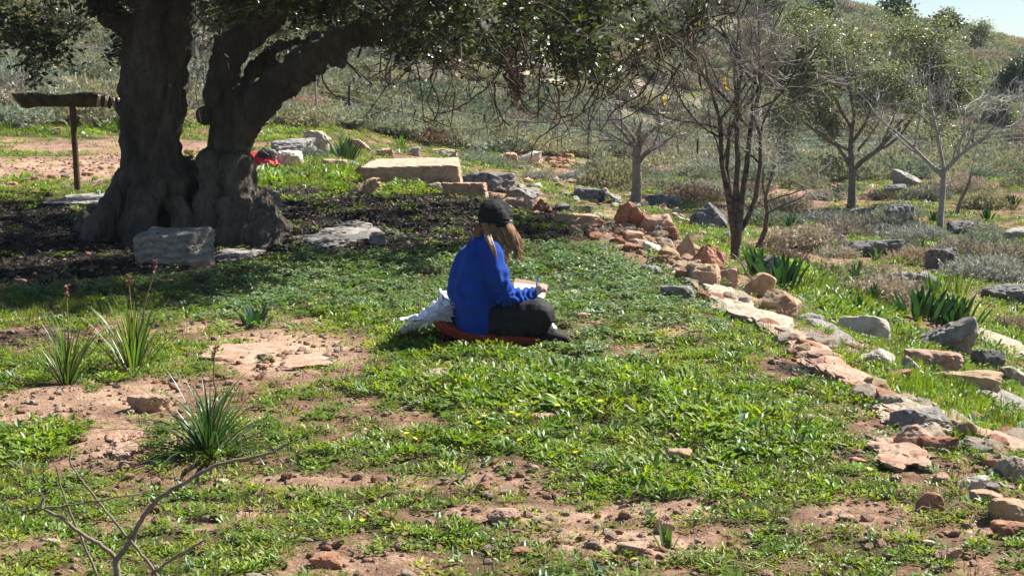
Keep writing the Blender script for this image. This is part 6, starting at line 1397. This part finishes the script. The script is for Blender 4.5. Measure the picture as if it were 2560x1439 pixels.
for (dn, y0, y1, s0) in [(330, 4.6, 7.5, .8), (265, 7.5, 10, .88), (210, 10, 13, .98), (140, 13, 17, 1.15), (85, 17, 23, 1.4), (42, 23, 32, 1.8), (17, 32, 48, 2.1), (5, 48, 75, 2.6)]:
    x, y = sample(dn, y0, y1); g = green(x, y); cl_ = field(x, y, CLOV); gr_ = field(x, y, GRAS); li = field(x, y, LITTER); lu = field(x, y, LUSH)
    rockk = n2(x, y, .25, 33, 2)
    keep = rng.uniform(0, 1, len(x)) < sstep(.35, .85, g + .12 * rockk)
    keep |= rng.uniform(0, 1, len(x)) < np.where(li < .3, .035, .05)
    # nothing grows where the person and the blanket are
    on = (x > pbx[0] + .05) & (x < pbx[1]) & (y > 9.84) & (y < 10.6); keep &= ~on
    rk = np.zeros(len(x), bool)
    for (fx_, fy_, fa, fb) in FOOT:
        if y0 - 1 < fy_ < y1 + 1: rk |= ((x - fx_) / fa) ** 2 + ((y - fy_) / fb) ** 2 < .85
    keep &= ~rk | (rng.uniform(0, 1, len(x)) < .04)
    u = rng.uniform(0, 1, len(x)); k = np.where(u < .34, 0, np.where(u < .55, 1, np.where(u < .72, 2, np.where(u < .84, 3, 12))))
    k = np.where(rng.uniform(0, 1, len(x)) < .25 * (n2(x, y, 1.1, 77) + .6), 6, k)
    k = np.where(rng.uniform(0, 1, len(x)) < cl_ * .95, rng.choice([4, 5, 4, 5, 6], len(x)), k); k = np.where(rng.uniform(0, 1, len(x)) < gr_ * .62, rng.choice([7, 8, 7], len(x)), k)
    k = np.where(rng.uniform(0, 1, len(x)) < .22, rng.choice([13, 14, 15, 16, 16], len(x)), k)
    sc_ = s0 * rng.uniform(.6, 1.25, len(x)) * (1 + .8 * lu * (cl_ < .5))
    sc_ = np.where((k == 7) | (k == 8), sc_ * np.interp(y, [8, 13, 30], [.95, .62, .6]), sc_)
    pts.append(np.stack([x, y, Hf(x, y) - .004], 1)[keep]); idx.append(k[keep]); scl.append(sc_[keep])
    sm_k = (rng.uniform(0, 1, len(x)) < .13) & ~keep & ~on & (y < 17) & (li < .4)
    pts.append(np.stack([x, y, Hf(x, y) - .003], 1)[sm_k]); idx.append(rng.choice([0, 3, 12, 14, 15, 9, 10, 16], len(x))[sm_k]); scl.append((s0 * rng.uniform(.3, .6, len(x)))[sm_k])
    # litter
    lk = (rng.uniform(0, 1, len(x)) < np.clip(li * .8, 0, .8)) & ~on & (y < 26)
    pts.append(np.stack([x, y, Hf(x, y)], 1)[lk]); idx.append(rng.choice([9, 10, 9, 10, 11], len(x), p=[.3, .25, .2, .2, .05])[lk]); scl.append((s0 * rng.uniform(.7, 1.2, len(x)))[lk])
    # stray straw
    sk = (rng.uniform(0, 1, len(x)) < .02) & (y < 14); pts.append(np.stack([x, y, Hf(x, y)], 1)[sk]); idx.append(np.full(sk.sum(), 11)); scl.append((rng.uniform(.6, 1.2, len(x)))[sk])
pts = np.concatenate(pts); idx = np.concatenate(idx); scl = np.concatenate(scl); n = len(pts); print('ground cover', n)
stuff('ground_cover', pts, np.stack([rng.normal(0, .12, n), rng.normal(0, .12, n), rng.uniform(0, 6.28, n)], 1), scl, idx, PR, 'low green weeds, clover, grass and leaf litter on the terrace')
# gravel
GR = [rock_mesh(500 + i, (1, .8, .55), M[['pink', 'tan', 'pink', 'pale', 'pink', 'red'][i % 6]], 2, 'block', 1.2) for i in range(6)]
gp = []
gs = []
for (dn, y0, y1) in [(420, 4.6, 7.5), (260, 7.5, 11), (100, 11, 18), (40, 18, 30)]:
    x, y = sample(dn, y0, y1); keep = rng.uniform(0, 1, len(x)) < (.25 + .75 * sstep(.7, .2, green(x, y))) * (1 - .75 * field(x, y, LITTER)); gp.append(np.stack([x, y, Hf(x, y)], 1)[keep]); gs.append((.005 + rng.exponential(.010, len(x)) * (1 + y / 14))[keep])
gp = np.concatenate(gp); gs = np.clip(np.concatenate(gs), .005, .05); n = len(gp); gp[:, 2] += gs * .15
stuff('gravel', gp, rng.uniform(0, 6.28, (n, 3)) * np.array([.1, .1, 1]), gs, rng.integers(0, 6, n), GR, 'reddish gravel strewn over the bare soil')
# yellow flowers: one by one
M['petal'] = plain('yellow_petal', (.75, .50, .02), .6, .3, .1, 30); M['stem'] = plain('green_stem', (.08, .14, .03), .6, .3, .2, 30)
fv, ff = scatter_tpl(*leaf_tpl(.55, .05, -.05), np.zeros((9, 3)) + np.array([0, 0, .06]), np.array([Euler((0, -.25, i * .698)).to_matrix() for i in range(9)]), np.full(9, .013))
sv, sf_ = tubes([(np.array([(0, 0, 0), (.002, 0, .03), (0, 0, .06)]), np.full(3, .0012))], 4)
hm_, sm_ = mesh_np('flower_head', fv, ff, M['petal'], smooth=False), mesh_np('stem', sv, sf_, M['stem'])
FL = [(1020, 1115), (1030, 1118), (1045, 1112), (1205, 1070), (1208, 1088), (1240, 1088), (1308, 1135), (1205, 1115), (1448, 1158), (1500, 1030), (1530, 1035), (1300, 1062), (1350, 1055), (1680, 980), (1700, 995), (1730, 995), (1545, 900), (1460, 892), (1740, 935), (1755, 1025), (1270, 1068), 
      (2163, 1210), (1950, 1130), (1975, 1120), (1930, 1150), (1985, 1115), (1860, 1140), (1920, 1165), (1100, 1340), (1580, 1430), (2150, 1400), (905, 1330), (1600, 930), (1390, 1040), (1830, 1090)]
rf = random.Random(5)
for (px, py) in FL:
    p = at(px, py + 6); o = empty('yellow_flower', p, 'small yellow daisy-like flower in the green weeds', 'flower', 'small yellow flowers in the weeds'); o.rotation_euler = (rf.uniform(-.3, .3), rf.uniform(-.3, .3), rf.uniform(0, 6)); s = rf.uniform(.55, 1.15); o.scale = (s, s, s)
    link('stem', sm_, o); link('flower_head', hm_, o)
# fallen sticks
SK = [((1150, 1220), (1180, 1150), .006, 'short upright dry stick in the grass at lower centre'), ((1660, 1215), (1730, 1180), .005, 'dry stick over the bare patch right of centre'), ((1330, 745), (1348, 640), .003, 'x'), ((1085, 750), (1090, 700), .0025, 'thin dark stem standing left of the blue fleece'), ((1340, 625), (1342, 655), .006, 'short dark stick standing in the clover right of the hair'),
      ((1480, 1165), (1540, 1200), .004, 'curved dry stick among the yellow flowers'), ((1250, 900), (1240, 940), .004, 'dark stick in the grass under the blanket')]
for (a, b, r, lb) in SK:
    if lb == 'x': continue
    lo, hi = (a, b) if a[1] > b[1] else (b, a)
    p = at(*lo); e = P(hi[0], hi[1], p.y + .05); q, rr = wander(np.random.default_rng(lo[0]), p, e, 6, .05, r, r * .5); V, F = tubes([(q - np.array(p), rr)], 6)
    tag(link('stick', mesh_np('stick', V, F, M['drybr']), loc=p), lb, 'stick')
for (px, py, n_, sp, lb) in [(2400, 1300, 26, .35, 'bleached dry flower stalks lying in the grass at the right'), (1640, 1205, 40, .16, 'tangle of grey dry twigs on the bare patch right of centre'), (1930, 1435, 18, .25, 'pale dry straw lying at the bottom edge')]:
    p = at(px, min(py, 1436)); g = np.random.default_rng(px); pl = []
    for i in range(n_):
        a = g.normal(0, .06, 3) * np.array([1, .6, .1]) + np.array([g.uniform(-sp, sp) * .5, 0, .02]); e = a + np.array([g.uniform(-1, 1), g.uniform(-.5, .5), 0]) * sp * .8; e[2] = .02 + g.uniform(-.005, .04); pl.append(wander(g, a, e, 6, .06, .0022, .0012))
    for q, r in pl: q[:, 2] += Hf(q[:, 0] + p.x, q[:, 1] + p.y) - p.z
    V, F = tubes(pl, 4); tag(link('dry_stalks', mesh_np('dry_stalks', V, F, M['straw']), loc=p), lb, 'dry stalks')

# ------------------------------------------------------------------ the air between here and the hill
def build_haze():
    bm = bmesh.new(); bmesh.ops.create_cube(bm, size=1.0); me = bpy.data.meshes.new('haze')
    for v in bm.verts: v.co = Vector((v.co.x * 260, 80 + v.co.y * 190, 10 + v.co.z * 50))
    bm.to_mesh(me); bm.free()
    m = bpy.data.materials.new('thin_air'); m.use_nodes = True; t = m.node_tree; t.nodes.clear(); o = t.nodes.new('ShaderNodeOutputMaterial'); v = t.nodes.new('ShaderNodeVolumePrincipled')
    v.inputs['Color'].default_value = (.80, .88, 1, 1); v.inputs['Density'].default_value = .00028; v.inputs['Anisotropy'].default_value = 0
    t.links.new(v.outputs[0], o.inputs['Volume']); me.materials.append(m); tag(link('haze', me), 'thin pale haze in front of the far hill', None, None, 'stuff')
build_haze()
